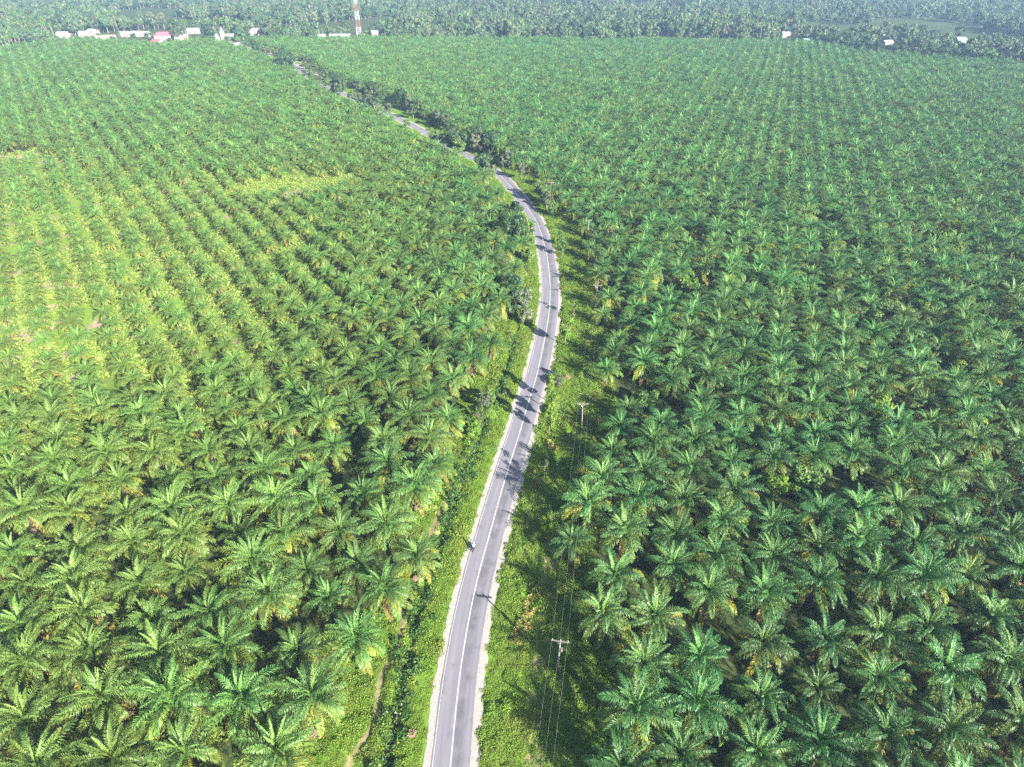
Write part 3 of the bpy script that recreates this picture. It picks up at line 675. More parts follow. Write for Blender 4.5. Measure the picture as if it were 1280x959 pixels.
# dense darker growth along the ditch left of the road
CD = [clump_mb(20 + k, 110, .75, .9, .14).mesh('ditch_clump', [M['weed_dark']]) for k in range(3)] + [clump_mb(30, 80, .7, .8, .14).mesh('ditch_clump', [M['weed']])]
idx = np.where((RC[:, 1] > 24) & (RC[:, 1] < 160))[0]; N = 1500; ki = RNG.choice(idx, N)
off = -8.6 + RNG.normal(0, .75, N); X = RC[ki, 0] + RN[ki, 0] * off + RNG.normal(0, .4, N); Y = RC[ki, 1] + RN[ki, 1] * off + RNG.normal(0, .5, N)
keep = (vnoise(X, Y, .16, 4) > -.28); X, Y, off = X[keep], Y[keep], off[keep]
Zv = relief(X, Y); s = RNG.uniform(.5, 1.25, len(X))
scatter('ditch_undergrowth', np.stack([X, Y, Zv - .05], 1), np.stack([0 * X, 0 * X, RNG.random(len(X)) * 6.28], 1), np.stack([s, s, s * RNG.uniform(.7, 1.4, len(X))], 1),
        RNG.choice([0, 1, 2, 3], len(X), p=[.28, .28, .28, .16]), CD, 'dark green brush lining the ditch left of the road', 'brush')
# taller weeds on the right verge under and before the palms
# undergrowth between the palms
CU = [clump_mb(40 + k, 60, 1.3, .8, .26).mesh('undergrowth_clump', [M['under']]) for k in range(3)]
N = 80000; az = R(-60) + R(66) * RNG.random(N); rd = 40 + 420 * RNG.random(N) ** .75
X = rd * np.sin(az); Y = rd * np.cos(az); hot = np.array([open_field(a, b) for a, b in zip(X, Y)]); keep = (X < xl(Y) + 1) & (((vnoise(X, Y, .045, 6) > -.22) & (RNG.random(N) < .08 + .95 * hot)) | (np.array([min(((a - c[0]) / p_) ** 2 + ((b - c[1]) / q_) ** 2 for c, p_, q_ in CLEAR) for a, b in zip(X, Y)]) < RNG.uniform(.1, 1.5, N)))
for q in SOIL:
    c = G(q[0], q[1]); keep &= (((X - c[0]) / (q[2] + .3)) ** 2 + ((Y - c[1]) / (q[3] + .3)) ** 2 > .8) | (RNG.random(N) < .22)
X, Y = X[keep], Y[keep]; s = RNG.uniform(.5, 1.3, len(X))
scatter('field_undergrowth', np.stack([X, Y, 0 * X], 1), np.stack([0 * X, 0 * X, RNG.random(len(X)) * 6.28], 1), np.stack([s, s, s * RNG.uniform(.5, 1.2, len(X))], 1),
        RNG.integers(0, 3, len(X)), CU, 'yellow-green undergrowth between the oil palms of the left field', 'undergrowth')

# ------------------------------------------------------------------ the far wood
def coco_mb(seed, h):
    rr = random.Random(seed); t = MB(); lean = Vector((rr.uniform(-1.2, 1.2), rr.uniform(-1.2, 1.2), 0))
    t.tube([(0, 0, 0), Vector((0, 0, h * .5)) + lean * .35, Vector((0, 0, h)) + lean], [.26, .2, .16], 5)
    c = crown_mesh(seed, 17, 8, .2, L=4.6); c.v = [(x + lean.x, y + lean.y, z + h) for x, y, z in c.v]
    return t, c
def far_tree(seed, kind, leafmi, barkmi, h, wd):
    tb, cb = tree_mb(seed, kind)
    # thin the crown: bigger, fewer leaf faces for trees a kilometre away
    rr = random.Random(seed); mb = MB(); n = len(cb.f)
    sx = wd / {'round': 9.5, 'slim': 3.4, 'open': 7.5, 'sparse': 4.2, 'bush': 10.5}[kind]; sz_ = h / 9.5
    for k in range(0, n, 2):
        q = [Vector(cb.v[i]) for i in cb.f[k]]; c = sum(q, Vector()) / 4
        q = [c + (p - c) * 1.6 for p in q]; mb.add([(p.x * sx, p.y * sx, p.z * sz_) for p in q], [(0, 1, 2, 3)], age=cb.age[cb.f[k][0]], mi=0)
    k = len(mb.v); mb.v += [(x * sx, y * sx, z * sz_) for x, y, z in tb.v]; mb.f += [tuple(i + k for i in q) for q in tb.f]; mb.age += tb.age; mb.mi += [1] * len(tb.f)
    return mb
FT = [far_tree(200, 'round', 0, 1, 13, 13), far_tree(201, 'round', 0, 1, 16, 15), far_tree(202, 'open', 0, 1, 17, 11), far_tree(203, 'open', 0, 1, 14, 10), far_tree(204, 'slim', 0, 1, 19, 5), far_tree(205, 'open', 0, 1, 20, 13)]
FTm = [m_.mesh('far_tree', [M['leaf_far'], M['palebark']]) for m_ in FT]
for k in range(3):
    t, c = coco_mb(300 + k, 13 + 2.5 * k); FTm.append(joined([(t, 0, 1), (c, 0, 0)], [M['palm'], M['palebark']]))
FTm.append(far_tree(210, 'round', 0, 1, 12, 14).mesh('far_tree', [M['leaf_dark'], M['palebark']]))
pts = []
HOUSES_XY = []
N = 26000; az = R(-52) + R(104) * RNG.random(N); r1 = np.interp(np.degrees(az), az_f, rad_f) + 6
rd = r1 + (3300 - r1) * RNG.random(N) ** 1.35
X = rd * np.sin(az); Y = rd * np.cos(az)
VIL = [G(*q) for q in ((80, 47), (112, 46), (135, 49), (165, 47), (205, 52), (228, 52), (247, 41), (283, 51), (321, 44), (426, 50), (471, 46), (448, 42), (404, 50), (625, 50), (255, 52), (240, 52), (300, 56), (879, 55), (831, 55), (909, 55), (950, 56), (981, 47), (1107, 59), (1199, 54), (739, 54), (1007, 54))]
keep = np.ones(len(X), bool)
for c in VIL:
    dd = np.hypot(X - c[0], Y - c[1]); lat_ = (X - c[0]); front = (c[1] - Y)
    keep &= ~((dd < 15) | ((np.abs(X - c[0] * Y / c[1]) < 13) & (front > 0) & (front < 120)))
cl = vnoise(X, Y, .006, 2); keep &= cl > -.34
X, Y = X[keep], Y[keep]
cl = vnoise(X, Y, .005, 9); pr = RNG.random(len(X))
var = np.where(pr < .11 + cl * .45, RNG.choice([6, 7, 8], len(X)), RNG.choice([0, 1, 2, 3, 5, 9, 9], len(X)))
s = RNG.uniform(.6, 1.25, len(X)) * (1 + .25 * cl)
scatter('far_wood', np.stack([X, Y, 0 * X], 1), np.stack([0 * X, 0 * X, RNG.random(len(X)) * 6.28], 1), np.stack([s, s, s], 1), var, FTm,
        'hazy mixed wood of broadleaf trees and coconut palms beyond the plantation', 'wood')
# countable trees on the wood's near edge
EDGE = [(352, 47, 'open', 'leaf_mid'), (370, 49, 'open', 'leaf_grey'), (386, 50, 'round', 'leaf_dark'), (456, 50, 'open', 'leaf_mid'), (486, 50, 'round', 'leaf_mid'), (500, 48, 'round', 'leaf_dark'), (514, 47, 'round', 'leaf_dark'), (530, 48, 'open', 'leaf_mid'),
 (545, 49, 'open', 'leaf_grey'), (560, 49, 'open', 'leaf_mid'), (587, 52, 'round', 'leaf_dark'), (600, 52, 'round', 'leaf_dark'), (612, 46, 'round', 'leaf_mid'), (645, 49, 'open', 'leaf_mid'), (658, 50, 'open', 'leaf_grey'), (672, 53, 'open', 'leaf_grey'),
 (690, 50, 'round', 'leaf_dark'), (706, 50, 'open', 'leaf_grey'), (718, 50, 'round', 'leaf_dark'), (732, 51, 'open', 'leaf_dark'), (747, 52, 'open', 'leaf_dark'), (762, 53, 'open', 'leaf_dark'), (778, 53, 'round', 'leaf_dark'), (795, 54, 'round', 'leaf_dark'),
 (812, 54, 'open', 'leaf_mid'), (846, 54, 'round', 'leaf_mid'), (862, 54, 'open', 'leaf_grey'), (893, 54, 'open', 'leaf_mid'), (925, 55, 'open', 'leaf_mid'), (968, 55, 'round', 'leaf_mid'), (1022, 57, 'round', 'leaf_dark'), (1034, 60, 'round', 'leaf_dark'),
 (1046, 62, 'round', 'leaf_dark'), (1058, 65, 'round', 'leaf_dark'), (1070, 67, 'round', 'leaf_dark'), (1083, 69, 'round', 'leaf_dark'), (1096, 71, 'round', 'leaf_dark'), (1110, 72, 'round', 'leaf_dark'), (1123, 73, 'round', 'leaf_dark'), (1136, 74, 'open', 'leaf_grey'),
 (1150, 75, 'round', 'leaf_dark'), (1164, 77, 'round', 'leaf_dark'), (1178, 78, 'round', 'leaf_dark'), (1192, 79, 'round', 'leaf_dark'), (1206, 80, 'round', 'leaf_dark'), (1220, 81, 'open', 'leaf_grey'), (1234, 82, 'round', 'leaf_mid'), (1250, 83, 'round', 'leaf_dark'), (1266, 84, 'open', 'leaf_grey'), (1279, 85, 'round', 'leaf_dark')]
for k, (px, py, kind, leaf) in enumerate(EDGE):
    w_ = G(px, py + 1)
    bgk = 1.3 if px > 1015 else 1.; tree(w_[0], w_[1], random.uniform(11, 15) * (1.1 if px > 1015 else 1), random.uniform(11, 15) * bgk, kind, leaf, 'hazy %s tree at the plantation far edge, %s from the left' % (VT[leaf], ordinal(k + 1)), 'trees on the near edge of the far wood', bark='palebark')
# tall old palms at upper left, their trunks bare
tp = [coco_mb(400 + k, 11) for k in range(3)]
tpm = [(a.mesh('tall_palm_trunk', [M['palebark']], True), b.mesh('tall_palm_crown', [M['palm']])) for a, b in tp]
for k in range(14):
    px = 2 + k * 4.1; w_ = G(px, 64.5 - k * .95); a, b = tpm[k % 3]
    t = thing('tall_palm', 'tall old palm with bare trunk at the upper left edge, %s from left' % ordinal(k + 1), 'palm', (w_[0], w_[1], 0), k * 1.3, 'tall palms at the upper left')
    link('trunk', a, None, t); link('crown', b, None, t)
N = 420; px_ = RNG.uniform(-120, 62, N); py_ = RNG.uniform(30, 60, N); wp = np.array([G(a, b - max(0, a) * .2) for a, b in zip(px_, py_)])
wp = wp[np.hypot(*wp.T) > np.interp(np.degrees(np.arctan2(wp[:, 0], wp[:, 1])), az_f, rad_f) + 4]
jt = [joined([(a, 0, 1), (b, 0, 0)], [M['palm'], M['palebark']]) for a, b in tp]; n_ = len(wp)
scatter('old_palm_block', np.column_stack([wp, np.zeros(n_)]), np.column_stack([np.zeros((n_, 2)), RNG.random(n_) * 6.28]), np.ones((n_, 3)) * RNG.uniform(.9, 1.2, (n_, 1)), RNG.integers(0, 3, n_), jt,
        'block of older taller palms behind the bare trunks at upper left', 'palm grove')

# ------------------------------------------------------------------ village
def house(px, py, wd, dp, h, wall, roof, label, rz=0., kind='gable', cat='house', name='house'):
    c = G(px, py); t = thing(name, label, cat, (c[0], c[1], 0), rz, 'buildings of the village beyond the plantation')
    mb = MB(); mb.box((0, 0, h / 2), (wd, dp, h))
    if kind == 'gable':   # gable ends close up to the ridge
        rh = dp * .28
        for sx in (-1, 1): mb.add([(sx * (wd / 2 - .02), -dp / 2, h), (sx * (wd / 2 - .02), dp / 2, h), (sx * (wd / 2 - .02), 0, h + rh)], [(0, 1, 2)])
    link('wall', mb.mesh('house_wall'), M[wall], t)
    rb = MB(); o = .6; rh = dp * .28
    if kind == 'gable':
        for s in (-1, 1):
            a = [(-wd / 2 - o, s * (dp / 2 + o), h - .25), (wd / 2 + o, s * (dp / 2 + o), h - .25), (wd / 2 + o, 0, h + rh + .12), (-wd / 2 - o, 0, h + rh + .12)]
            rb.add(a + [(x, y_, z + .15) for x, y_, z in a], [(0, 1, 2, 3), (4, 5, 6, 7), (0, 1, 5, 4), (1, 2, 6, 5), (2, 3, 7, 6), (3, 0, 4, 7)])
    else:
        e = wd * .18
        rb.add([(-wd / 2 - o, -dp / 2 - o, h), (wd / 2 + o, -dp / 2 - o, h), (wd / 2 + o, dp / 2 + o, h), (-wd / 2 - o, dp / 2 + o, h), (-wd / 2 + e, 0, h + rh + .4), (wd / 2 - e, 0, h + rh + .4)],
               [(0, 1, 5, 4), (1, 2, 5), (2, 3, 4, 5), (3, 0, 4), (0, 3, 2, 1)])
    link('roof', rb.mesh('house_roof'), M[roof], t)
    d_ = MB(); d_.box((wd * .08, -dp / 2 - .04, 1.05), (1.1, .1, 2.1)); link('door', d_.mesh('house_door'), M['dark'], t)
    for x in (-.32, .34):
        if wd * abs(x) < 1.5: continue
        d_ = MB(); d_.box((wd * x, -dp / 2 - .04, 1.6), (1.5, .1, 1.1)); link('window', d_.mesh('house_window'), M['dark'], t)
    return t
house(206, 50.5, 19, 12, 5.5, 'wall_white', 'roof_red', 'large white house under a broad pinkish-red roof', .15, 'hip')
house(198, 57, 13, 9, 4, 'wall_white', 'roof_red', 'lower red-roofed house in front of the larger red roof', -.5, 'gable')
house(209, 59, 8, 7, 3.5, 'wall_white', 'roof_zinc', 'small white annex beside the lower red-roofed house', .1)
house(224, 50.5, 9, 8, 5, 'wall_white', 'roof_zinc', 'white house just right of the red roofs', .3)
house(233, 49.5, 7, 7, 4, 'wall_pink', 'roof_zinc', 'small pinkish house right of the white house', -.2)
house(228, 55, 8, 6, 3, 'wall_pink', 'roof_rust', 'low pinkish shed below the small pinkish house', .2)
house(243, 42, 15, 9, 4, 'wall_white', 'roof_zinc', 'white-roofed house with a blue-roofed one behind it', .1)
house(250, 38, 14, 8, 5, 'wall_white', 'roof_blue', 'house with pale blue roof behind the white roof', .1, 'hip')
house(80, 47, 13, 9, 4, 'wall_white', 'roof_zinc', 'white house at far left of the village', .2)
house(88, 48, 10, 7, 3.4, 'wall_white', 'roof_rust', 'small rusty-roofed house beside the far left white house', -.1)
house(107, 46, 12, 9, 4, 'wall_pink', 'roof_zinc', 'pinkish house with a pale roof near the left edge', .1)
house(117, 44.5, 14, 9, 5, 'wall_white', 'roof_zinc', 'taller pale house between the pinkish house and a shed row', -.15, 'hip')
house(134, 49.5, 24, 7, 3, 'wall_white', 'roof_rust', 'long low shed with weathered roof, left part of village', .1)
house(157, 46, 14, 8, 3.6, 'wall_white', 'roof_zinc', 'pale low house left of the long white roof', 0)
house(177, 46, 24, 9, 3.8, 'wall_white', 'roof_zinc', 'long white-roofed building left of the red roofs', -.1)
house(321, 44, 15, 10, 5, 'wall_white', 'roof_zinc', 'round-shouldered white-roofed house right of the spired church', .2, 'hip')
house(426, 49.5, 26, 9, 3.6, 'wall_white', 'roof_zinc', 'long white building left of the banded tower', .05)
house(403, 49, 9, 7, 3.6, 'wall_white', 'roof_zinc', 'small white house left of the long white building', .2)
house(469, 47, 8, 7, 6, 'wall_pink', 'roof_zinc', 'small pale house just right of the banded tower', .3)
house(879, 56, 9, 6, 5, 'wall_white', 'roof_zinc', 'small white house at the middle of the wood edge', .3)
house(831, 55.5, 5, 4, 3, 'wall_white', 'roof_zinc', 'tiny white hut left of the mid-edge white house', .1)
house(909, 55.5, 6, 5, 3.6, 'wall_pink', 'roof_rust', 'tiny pinkish hut right of the mid-edge white house', .1)
house(950, 56, 8, 5, 3.6, 'wall_white', 'roof_zinc', 'small white shed with pale roof at the wood edge', -.1)
house(981, 47, 10, 7, 4.5, 'wall_pink', 'roof_zinc', 'pale house among trees behind the wood edge', .1)
house(1007, 54, 6, 5, 3.4, 'wall_white', 'roof_blue', 'tiny bluish-roofed hut before the dark tree belt', 0)
house(1107, 60, 11, 7, 6, 'wall_white', 'roof_zinc', 'white house showing above the dark tree belt', .3)
house(1199, 54, 11, 8, 4, 'wall_white', 'roof_blue', 'pale blue-roofed house among trees at upper right', .1)
house(739, 55, 4, 3, 4, 'wall_white', 'roof_zinc', 'tiny white kiosk below the trees with pale trunks', 0)
house(297, 62, 7, 6, 5, 'wall_white', 'roof_zinc', 'small white house beside the road near the church', .3)
VT_ = sorted([(64, 50), (72, 51), (93, 50), (99, 49), (126, 48), (143, 51), (150, 48), (168, 50), (190, 49), (186, 46), (214, 52), (218, 56), (240, 50), (236, 55), (252, 46), (248, 57), (262, 50), (268, 56), (296, 50), (303, 53), (310, 48), (330, 48), (338, 52), (395, 50), (412, 47), (441, 51), (456, 47), (462, 51), (478, 51), (110, 50), (200, 60), (275, 59), (288, 62)])
for k, (px, py) in enumerate(VT_):
    c = G(px, py + 1.5); lf = ('leaf_dark', 'leaf_mid', 'leaf_grey', 'leaf_mid')[k * 7 % 4]
    tree(c[0] + random.uniform(-2, 2), c[1], random.uniform(5, 9), random.uniform(6, 10), ('round', 'open')[k % 2], lf, '%s tree among the village houses, %s counting from the left edge' % (VT[lf], ordinal(k + 1)), 'trees among the village houses')
# church with spire
c = G(283, 52); t = thing('church', 'white church with a tall pointed spire left of centre', 'church', (c[0], c[1], 0), .1, 'buildings of the village beyond the plantation')
mb = MB(); mb.box((0, 0, 2.6), (22, 10, 5.2)); mb.add([(-11, -5, 5.2), (-11, 5, 5.2), (-11, 0, 8)], [(0, 1, 2)]); mb.add([(11, -5, 5.2), (11, 5, 5.2), (11, 0, 8)], [(0, 1, 2)])
link('wall', mb.mesh('church_wall'), M['wall_white'], t)
rb = MB()
for s in (-1, 1): rb.add([(-11.6, s * 5.7, 4.9), (11.6, s * 5.7, 4.9), (11.6, 0, 8.3), (-11.6, 0, 8.3)] + [(-11.6, s * 5.7, 5.1), (11.6, s * 5.7, 5.1), (11.6, 0, 8.5), (-11.6, 0, 8.5)], [(0, 1, 2, 3), (4, 5, 6, 7), (0, 1, 5, 4), (1, 2, 6, 5), (2, 3, 7, 6), (3, 0, 4, 7)])
link('roof', rb.mesh('church_roof'), M['roof_zinc'], t)
mb = MB(); mb.box((-1, -6.6, 5), (4.4, 3.1, 10)); tw = link('bell_tower', mb.mesh('bell_tower'), M['wall_white'], t)
mb = MB(); mb.add([(-3.6, -8.5, 10), (1.6, -8.5, 10), (1.6, -4.7, 10), (-3.6, -4.7, 10), (-1, -6.6, 17)], [(0, 1, 4), (1, 2, 4), (2, 3, 4), (3, 0, 4), (0, 3, 2, 1)]); link('spire', mb.mesh('spire'), M['roof_zinc'], tw)
mb = MB(); mb.box((-1, -8.2, 1.3), (1.6, .12, 2.6)); link('door', mb.mesh('church_door'), M['dark'], t)
for x in (-8, -5, 5, 8):
    mb = MB(); mb.box((x, -5.05, 2.4), (1.1, .12, 2.2)); link('window', mb.mesh('church_window'), M['dark'], t)

# banded lattice tower
c = G(449, 44); t = thing('lattice_tower', 'tall red-and-white banded lattice tower rising over the village', 'tower', (c[0], c[1], 0), .4)
TT = 66.; bw, tw_ = 2.9, .9
def tc(k, z):
    s = bw + (tw_ - bw) * z / TT; return Vector((s * (1, -1, -1, 1)[k], s * (1, 1, -1, -1)[k], z))
for k in range(4):
    mb = MB(); mb.tube([tc(k, 0), tc(k, TT)], [.2, .15], 6); link('leg', mb.mesh('tower_leg'), M['tower'], t)
mb = MB(); z = 0.
while z < TT - 2:
    st = 4.4 - 2.6 * z / TT; z2 = min(TT, z + st)
    for k in range(4):
        j = (k + 1) % 4; mb.tube([tc(k, z), tc(j, z2)], .09, 4); mb.tube([tc(j, z), tc(k, z2)], .09, 4); mb.tube([tc(k, z2), tc(j, z2)], .09, 4)
    z = z2
link('bracing', mb.mesh('tower_bracing'), M['tower'], t)
mb = MB(); mb.box((0, 0, TT), (2.8, 2.8, .2)); mb.tube([(0, 0, TT), (0, 0, TT + 5)], [.15, .05], 6); link('antenna_mast', mb.mesh('tower_top'), M['steel'], t)
for k in range(3):
    a = k * 2.09; mb = MB(); mb.box((1.7 * math.cos(a), 1.7 * math.sin(a), TT - 2.5), (.35, .5, 2.4), a); link('antenna_panel', mb.mesh('antenna_panel'), M['wall_white'], t)
c = G(873, 16); t = thing('radio_mast', 'thin pale radio mast standing in the hazy wood', 'mast', (c[0], c[1], 0))
mb = MB(); mb.tube([(0, 0, 0), (0, 0, 45)], [1.0, .5], 6); link('mast_pole', mb.mesh('mast'), M['wall_white'], t)
mb = MB(); mb.box((0, 0, 0.6), (4, 4, 1.2)); mb.box((0, 0, 45), (2.4, 2.4, .4)); link('base_and_cap', mb.mesh('mast_base'), M['wall_white'], t).name = 'base'

# ------------------------------------------------------------------ power line
PH = 8.2
POLES = [np.array([-4., -4.])] + [G(697, 841), G(727, 540), G(744, 386), G(734, 301), G(688, 251), G(654, 210)]
heads = []
for k, c in enumerate(POLES):
    nx = POLES[min(k + 1, len(POLES) - 1)] - POLES[max(k - 1, 0)]; rz = math.atan2(nx[1], nx[0]) - math.pi / 2
    c3 = Vector((c[0], c[1], 0))
    ax = Vector((math.cos(rz), math.sin(rz), 0))
    heads.append([c3 + ax * o + Vector((0, 0, PH + .22)) for o in (-1.15, .05, 1.15)])
    if k == 0:
        lb = 'weathered power pole below the bottom edge of the picture'
    else:
        lb = 'weathered wooden power pole with pale crossarm, %s from the bottom of the picture' % ordinal(k)
    t = thing('power_pole', lb, 'power pole', tuple(c3), rz, 'power poles along the right verge')
    mb = MB(); mb.tube([(0, 0, -.3), (0, 0, PH + .1)], [.16, .10], 10); link('pole', mb.mesh('pole', None, True), M['wood'], t); t.rotation_euler[0] = random.gauss(0, .025); t.rotation_euler[1] = random.gauss(0, .02)
    mb = MB(); mb.box((0, -.17, PH - .1), (2.7, .13, .16)); link('crossarm', mb.mesh('crossarm'), M['crossarm'], t)
    mb = MB()
    for s in (-1, 1): mb.tube([(s * .75, -.17, PH - .16), (0, -.13, PH - .95)], .025, 5)
    link('brace', mb.mesh('crossarm_brace'), M['steel'], t)
    for o in (-1.15, .05, 1.15):
        mb = MB(); mb.tube([(o, -.17, PH - .02), (o, -.17, PH + .08), (o, -.17, PH + .12), (o, -.17, PH + .2)], [.03, .09, .06, .07], 8); link('insulator', mb.mesh('insulator'), M['porcelain'], t)
    if k == 1:
        mb = MB(); mb.box((.32, -.1, PH - 2.2), (.34, .3, .75)); link('equipment_box', mb.mesh('pole_box'), M['crossarm'], t)
for q, nm in enumerate(('left', 'middle', 'right')):
    mb = MB()
    for a, b in zip(heads[:-1], heads[1:]):
        p1, p2 = a[q], b[q]; n = 14; sag = .016 * (p2 - p1).length
        mb.tube([p1.lerp(p2, i / n) - Vector((0, 0, sag * 4 * (i / n) * (1 - i / n))) for i in range(n + 1)], .005, 4)
    tag(link('overhead_wire', mb.mesh('wire'), M['cable']), '%s one of the three thin wires strung along the power poles' % nm, 'overhead wire', 'wires of the power line')

# ------------------------------------------------------------------ motorcycles and rider
def motorbike(c, rz, label, body):
    t = thing('motorcycle', label, 'motorcycle', (c[0], c[1], .082), rz, 'motorcycles on the road')
    for y_ in (.62, -.62):
        mb = MB(); n = 20; pts_ = [(0, y_ + .25 * math.cos(2 * math.pi * k / n), .3 + .25 * math.sin(2 * math.pi * k / n)) for k in range(n + 1)]
        mb.tube(pts_, .05, 6, cap=False); wh = link('wheel', mb.mesh('tyre', None, True), M['black'], t)
        mb = MB(); mb.tube([(-.05, y_, .3), (.05, y_, .3)], .05, 8)
        for k in range(8):
            a = k * math.pi / 4; mb.tube([(0, y_, .3), (0, y_ + .22 * math.cos(a), .3 + .22 * math.sin(a))], .008, 4)
        link('rim', mb.mesh('rim'), M['steel'], wh)
    mb = MB(); mb.tube([(0, .42, .78), (0, .25, .48), (0, -.05, .38), (0, -.35, .5), (0, -.75, .72)], [.12, .16, .17, .15, .06], 8); link('body', mb.mesh('bike_body', None, True), M[body], t)
    mb = MB(); mb.tube([(0, .1, .66), (0, -.2, .76), (0, -.7, .80)], [.09, .14, .10], 8); link('seat', mb.mesh('bike_seat', None, True), M['seat'], t)
    mb = MB()
    for s in (-1, 1): mb.tube([(s * .07, .62, .3), (s * .06, .42, .92)], .025, 6)
    link('fork', mb.mesh('fork'), M['steel'], t)
    mb = MB(); mb.tube([(-.34, .26, 1.0), (-.1, .4, .98), (.1, .4, .98), (.34, .26, 1.0)], .018, 6); link('handlebar', mb.mesh('handlebar'), M['steel'], t)
    for s in (-1, 1):
        mb = MB(); mb.tube([(s * .25, .32, 1.0), (s * .28, .32, 1.14)], .008, 4); mb.box((s * .28, .32, 1.18), (.11, .02, .07)); link('mirror', mb.mesh('mirror'), M['black'], t)
    mb = MB(); mb.tube([(0, .48, .88), (0, .56, .88)], [.09, .07], 10); link('headlight', mb.mesh('headlight'), M['lens'], t)
    mb = MB(); mb.box((0, -.82, .68), (.16, .05, .07)); link('tail_light', mb.mesh('tail_light'), M['roof_red'], t)
    mb = MB(); mb.tube([(.16, -.05, .28), (.18, -.5, .3), (.18, -.85, .36)], [.03, .045, .045], 8); link('exhaust', mb.mesh('exhaust', None, True), M['steel'], t)
    mb = MB(); mb.tube([(0, -.66, .62), (0, -.75, .58), (0, -.88, .42)], [.06, .07, .05], 6); mb.tube([(0, .42, .56), (0, .62, .61), (0, .85, .48)], [.05, .07, .05], 6); link('mudguard', mb.mesh('mudguard'), M[body], t)
    return t
def skinned(name, verts, edges, rad, m, parent=None, root=0):
    me = bpy.data.meshes.new(name); me.from_pydata(verts, edges, []); o = link(name, me, m, parent)
    o.modifiers.new('skin', 'SKIN').use_smooth_shade = True; s = o.modifiers.new('sub', 'SUBSURF'); s.levels = 2; s.render_levels = 2
    for k, r_ in enumerate(rad):
        r_ = r_ if isinstance(r_, tuple) else (r_, r_); o.data.skin_vertices[0].data[k].radius = r_; o.data.skin_vertices[0].data[k].use_root = (k == root)
    return o
dirv = RC[np.argmin(np.abs(RC[:, 1] - 82)) + 2] - RC[np.argmin(np.abs(RC[:, 1] - 82))]; rzb = math.atan2(dirv[1], dirv[0]) - math.pi / 2
cb = G(592.5, 687)
motorbike(cb, rzb, 'dark motorcycle riding away on the left lane', 'bikered')
# the rider: pelvis, spine, neck, head; arms to the handlebar, thighs forward, feet on the pegs
JV = [(0, -.22, .88), (0, -.2, 1.08), (0, -.14, 1.28), (0, -.08, 1.45), (0, -.05, 1.56), (0, -.03, 1.66), (0, -.01, 1.76),
      (-.2, -.1, 1.40), (-.27, .05, 1.18), (-.29, .24, 1.05), (.2, -.1, 1.40), (.27, .05, 1.18), (.29, .24, 1.05),
      (-.12, -.2, .86), (-.2, .2, .80), (-.18, .08, .42), (-.18, .2, .34), (.12, -.2, .86), (.2, .2, .80), (.18, .08, .42), (.18, .2, .34)]
JE = [(0, 1), (1, 2), (2, 3), (3, 4), (4, 5), (5, 6), (3, 7), (7, 8), (8, 9), (3, 10), (10, 11), (11, 12), (0, 13), (13, 14), (14, 15), (15, 16), (0, 17), (17, 18), (18, 19), (19, 20)]
JR = [(.15, .12), (.14, .11), (.15, .11), (.12, .09), .055, .085, .08, .06, .045, .035, .06, .045, .035, .09, .07, .05, .045, .09, .07, .05, .045]
person = skinned('person', JV, JE, JR, M['skin']); person.location = (cb[0], cb[1], .082); person.rotation_euler = (0, 0, rzb)
tag(person, 'person in white shirt and white helmet riding the dark motorcycle', 'person')
pick = [0, 1, 2, 3, 7, 8, 10, 11]; mp = {a: i for i, a in enumerate(pick)}
skinned('shirt', [JV[a] for a in pick], [(mp[a], mp[b]) for a, b in JE if a in mp and b in mp], [((r_[0] + .03, r_[1] + .03) if isinstance(r_, tuple) else r_ + .025) for r_ in (JR[a] for a in pick)], M['shirt'], person)
pick = [0, 13, 14, 15, 17, 18, 19]; mp = {a: i for i, a in enumerate(pick)}
skinned('trousers', [JV[a] for a in pick], [(mp[a], mp[b]) for a, b in JE if a in mp and b in mp], [((r_[0] + .025, r_[1] + .025) if isinstance(r_, tuple) else r_ + .022) for r_ in (JR[a] for a in pick)], M['trouser'], person)
hb = MB(); n = 12
vs = []; fs = []
for i in range(7):
    ph_ = math.pi * .62 * i / 6
    for k in range(n):
        a = 2 * math.pi * k / n; vs.append((.14 * math.sin(ph_) * math.cos(a), -.02 + .16 * math.sin(ph_) * math.sin(a), 1.73 + .14 * math.cos(ph_)))
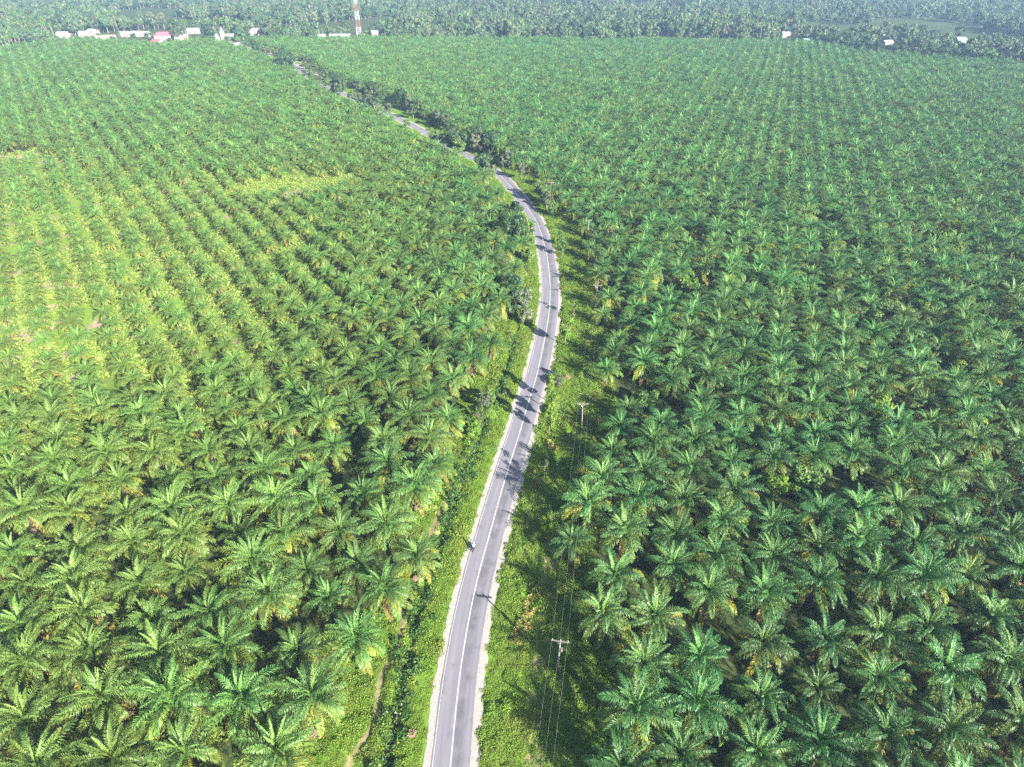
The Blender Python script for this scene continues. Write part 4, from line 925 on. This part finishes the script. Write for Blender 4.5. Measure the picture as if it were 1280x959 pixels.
for i in range(6):
    for k in range(n): fs.append((i * n + k, i * n + (k + 1) % n, (i + 1) * n + (k + 1) % n, (i + 1) * n + k))
hb.add(vs, fs); link('helmet', hb.mesh('helmet', None, True), M['helmet'], person)
c2 = G(686.5, 473); motorbike(c2, 2.2, 'dark parked motorcycle at the right edge of the road beside shrubs', 'bikered')

# small piles of cut fronds on the verges
for px, py, r_, lb in ((395, 918, .75, 'pinkish heap of cut frond bases at the foot of a left verge palm'), (519, 726, .6, 'pale cut stump below the palm nearest the left verge path'),
                       (515, 919, .5, 'small reddish-brown heap in the grass beside the left gravel shoulder'), (709, 473, .8, 'pinkish heap on the right verge beyond the bright slender trees')):
    c = G(px, py); rr = random.Random(int(px)); mb = MB(); z = float(relief(np.array([c[0]]), np.array([c[1]]))[0])
    for k in range(46):
        a = rr.random() * 6.28; q = r_ * math.sqrt(rr.random()); zz = .45 * r_ * (1 - (q / r_) ** 2) + .1; e = Vector((rr.uniform(-1, 1), rr.uniform(-1, 1), rr.uniform(-.3, .5))).normalized() * rr.uniform(.2, .45)
        p = Vector((q * math.cos(a), q * math.sin(a), zz)); mb.tube([p - e, p + e], [.07, .03], 5)
    o = link('frond_pile', mb.mesh('frond_pile'), M['debris']); o.location = (c[0], c[1], z + .15); tag(o, lb, 'debris pile', 'heaps of cut palm waste')

# ------------------------------------------------------------------ haze: one closed box of air
mb = MB(); mb.box((0, 4000, (104 - 3) / 2), (16000, 17000, 104 + 3))
o = link('haze', mb.mesh('haze')); tag(o, 'pale bluish haze lying over the whole plantation and far wood', 'haze'); o['kind'] = 'stuff'
hm = bpy.data.materials.new('haze_air'); hm.use_nodes = True; hn = hm.node_tree.nodes; hn.remove(hn['Principled BSDF'])
pv = hn.new('ShaderNodeVolumePrincipled'); pv.inputs['Color'].default_value = (.44, .68, 1, 1); pv.inputs['Density'].default_value = .00022; pv.inputs['Anisotropy'].default_value = .1
hm.node_tree.links.new(pv.outputs[0], hn['Material Output'].inputs['Volume']); o.data.materials.append(hm)
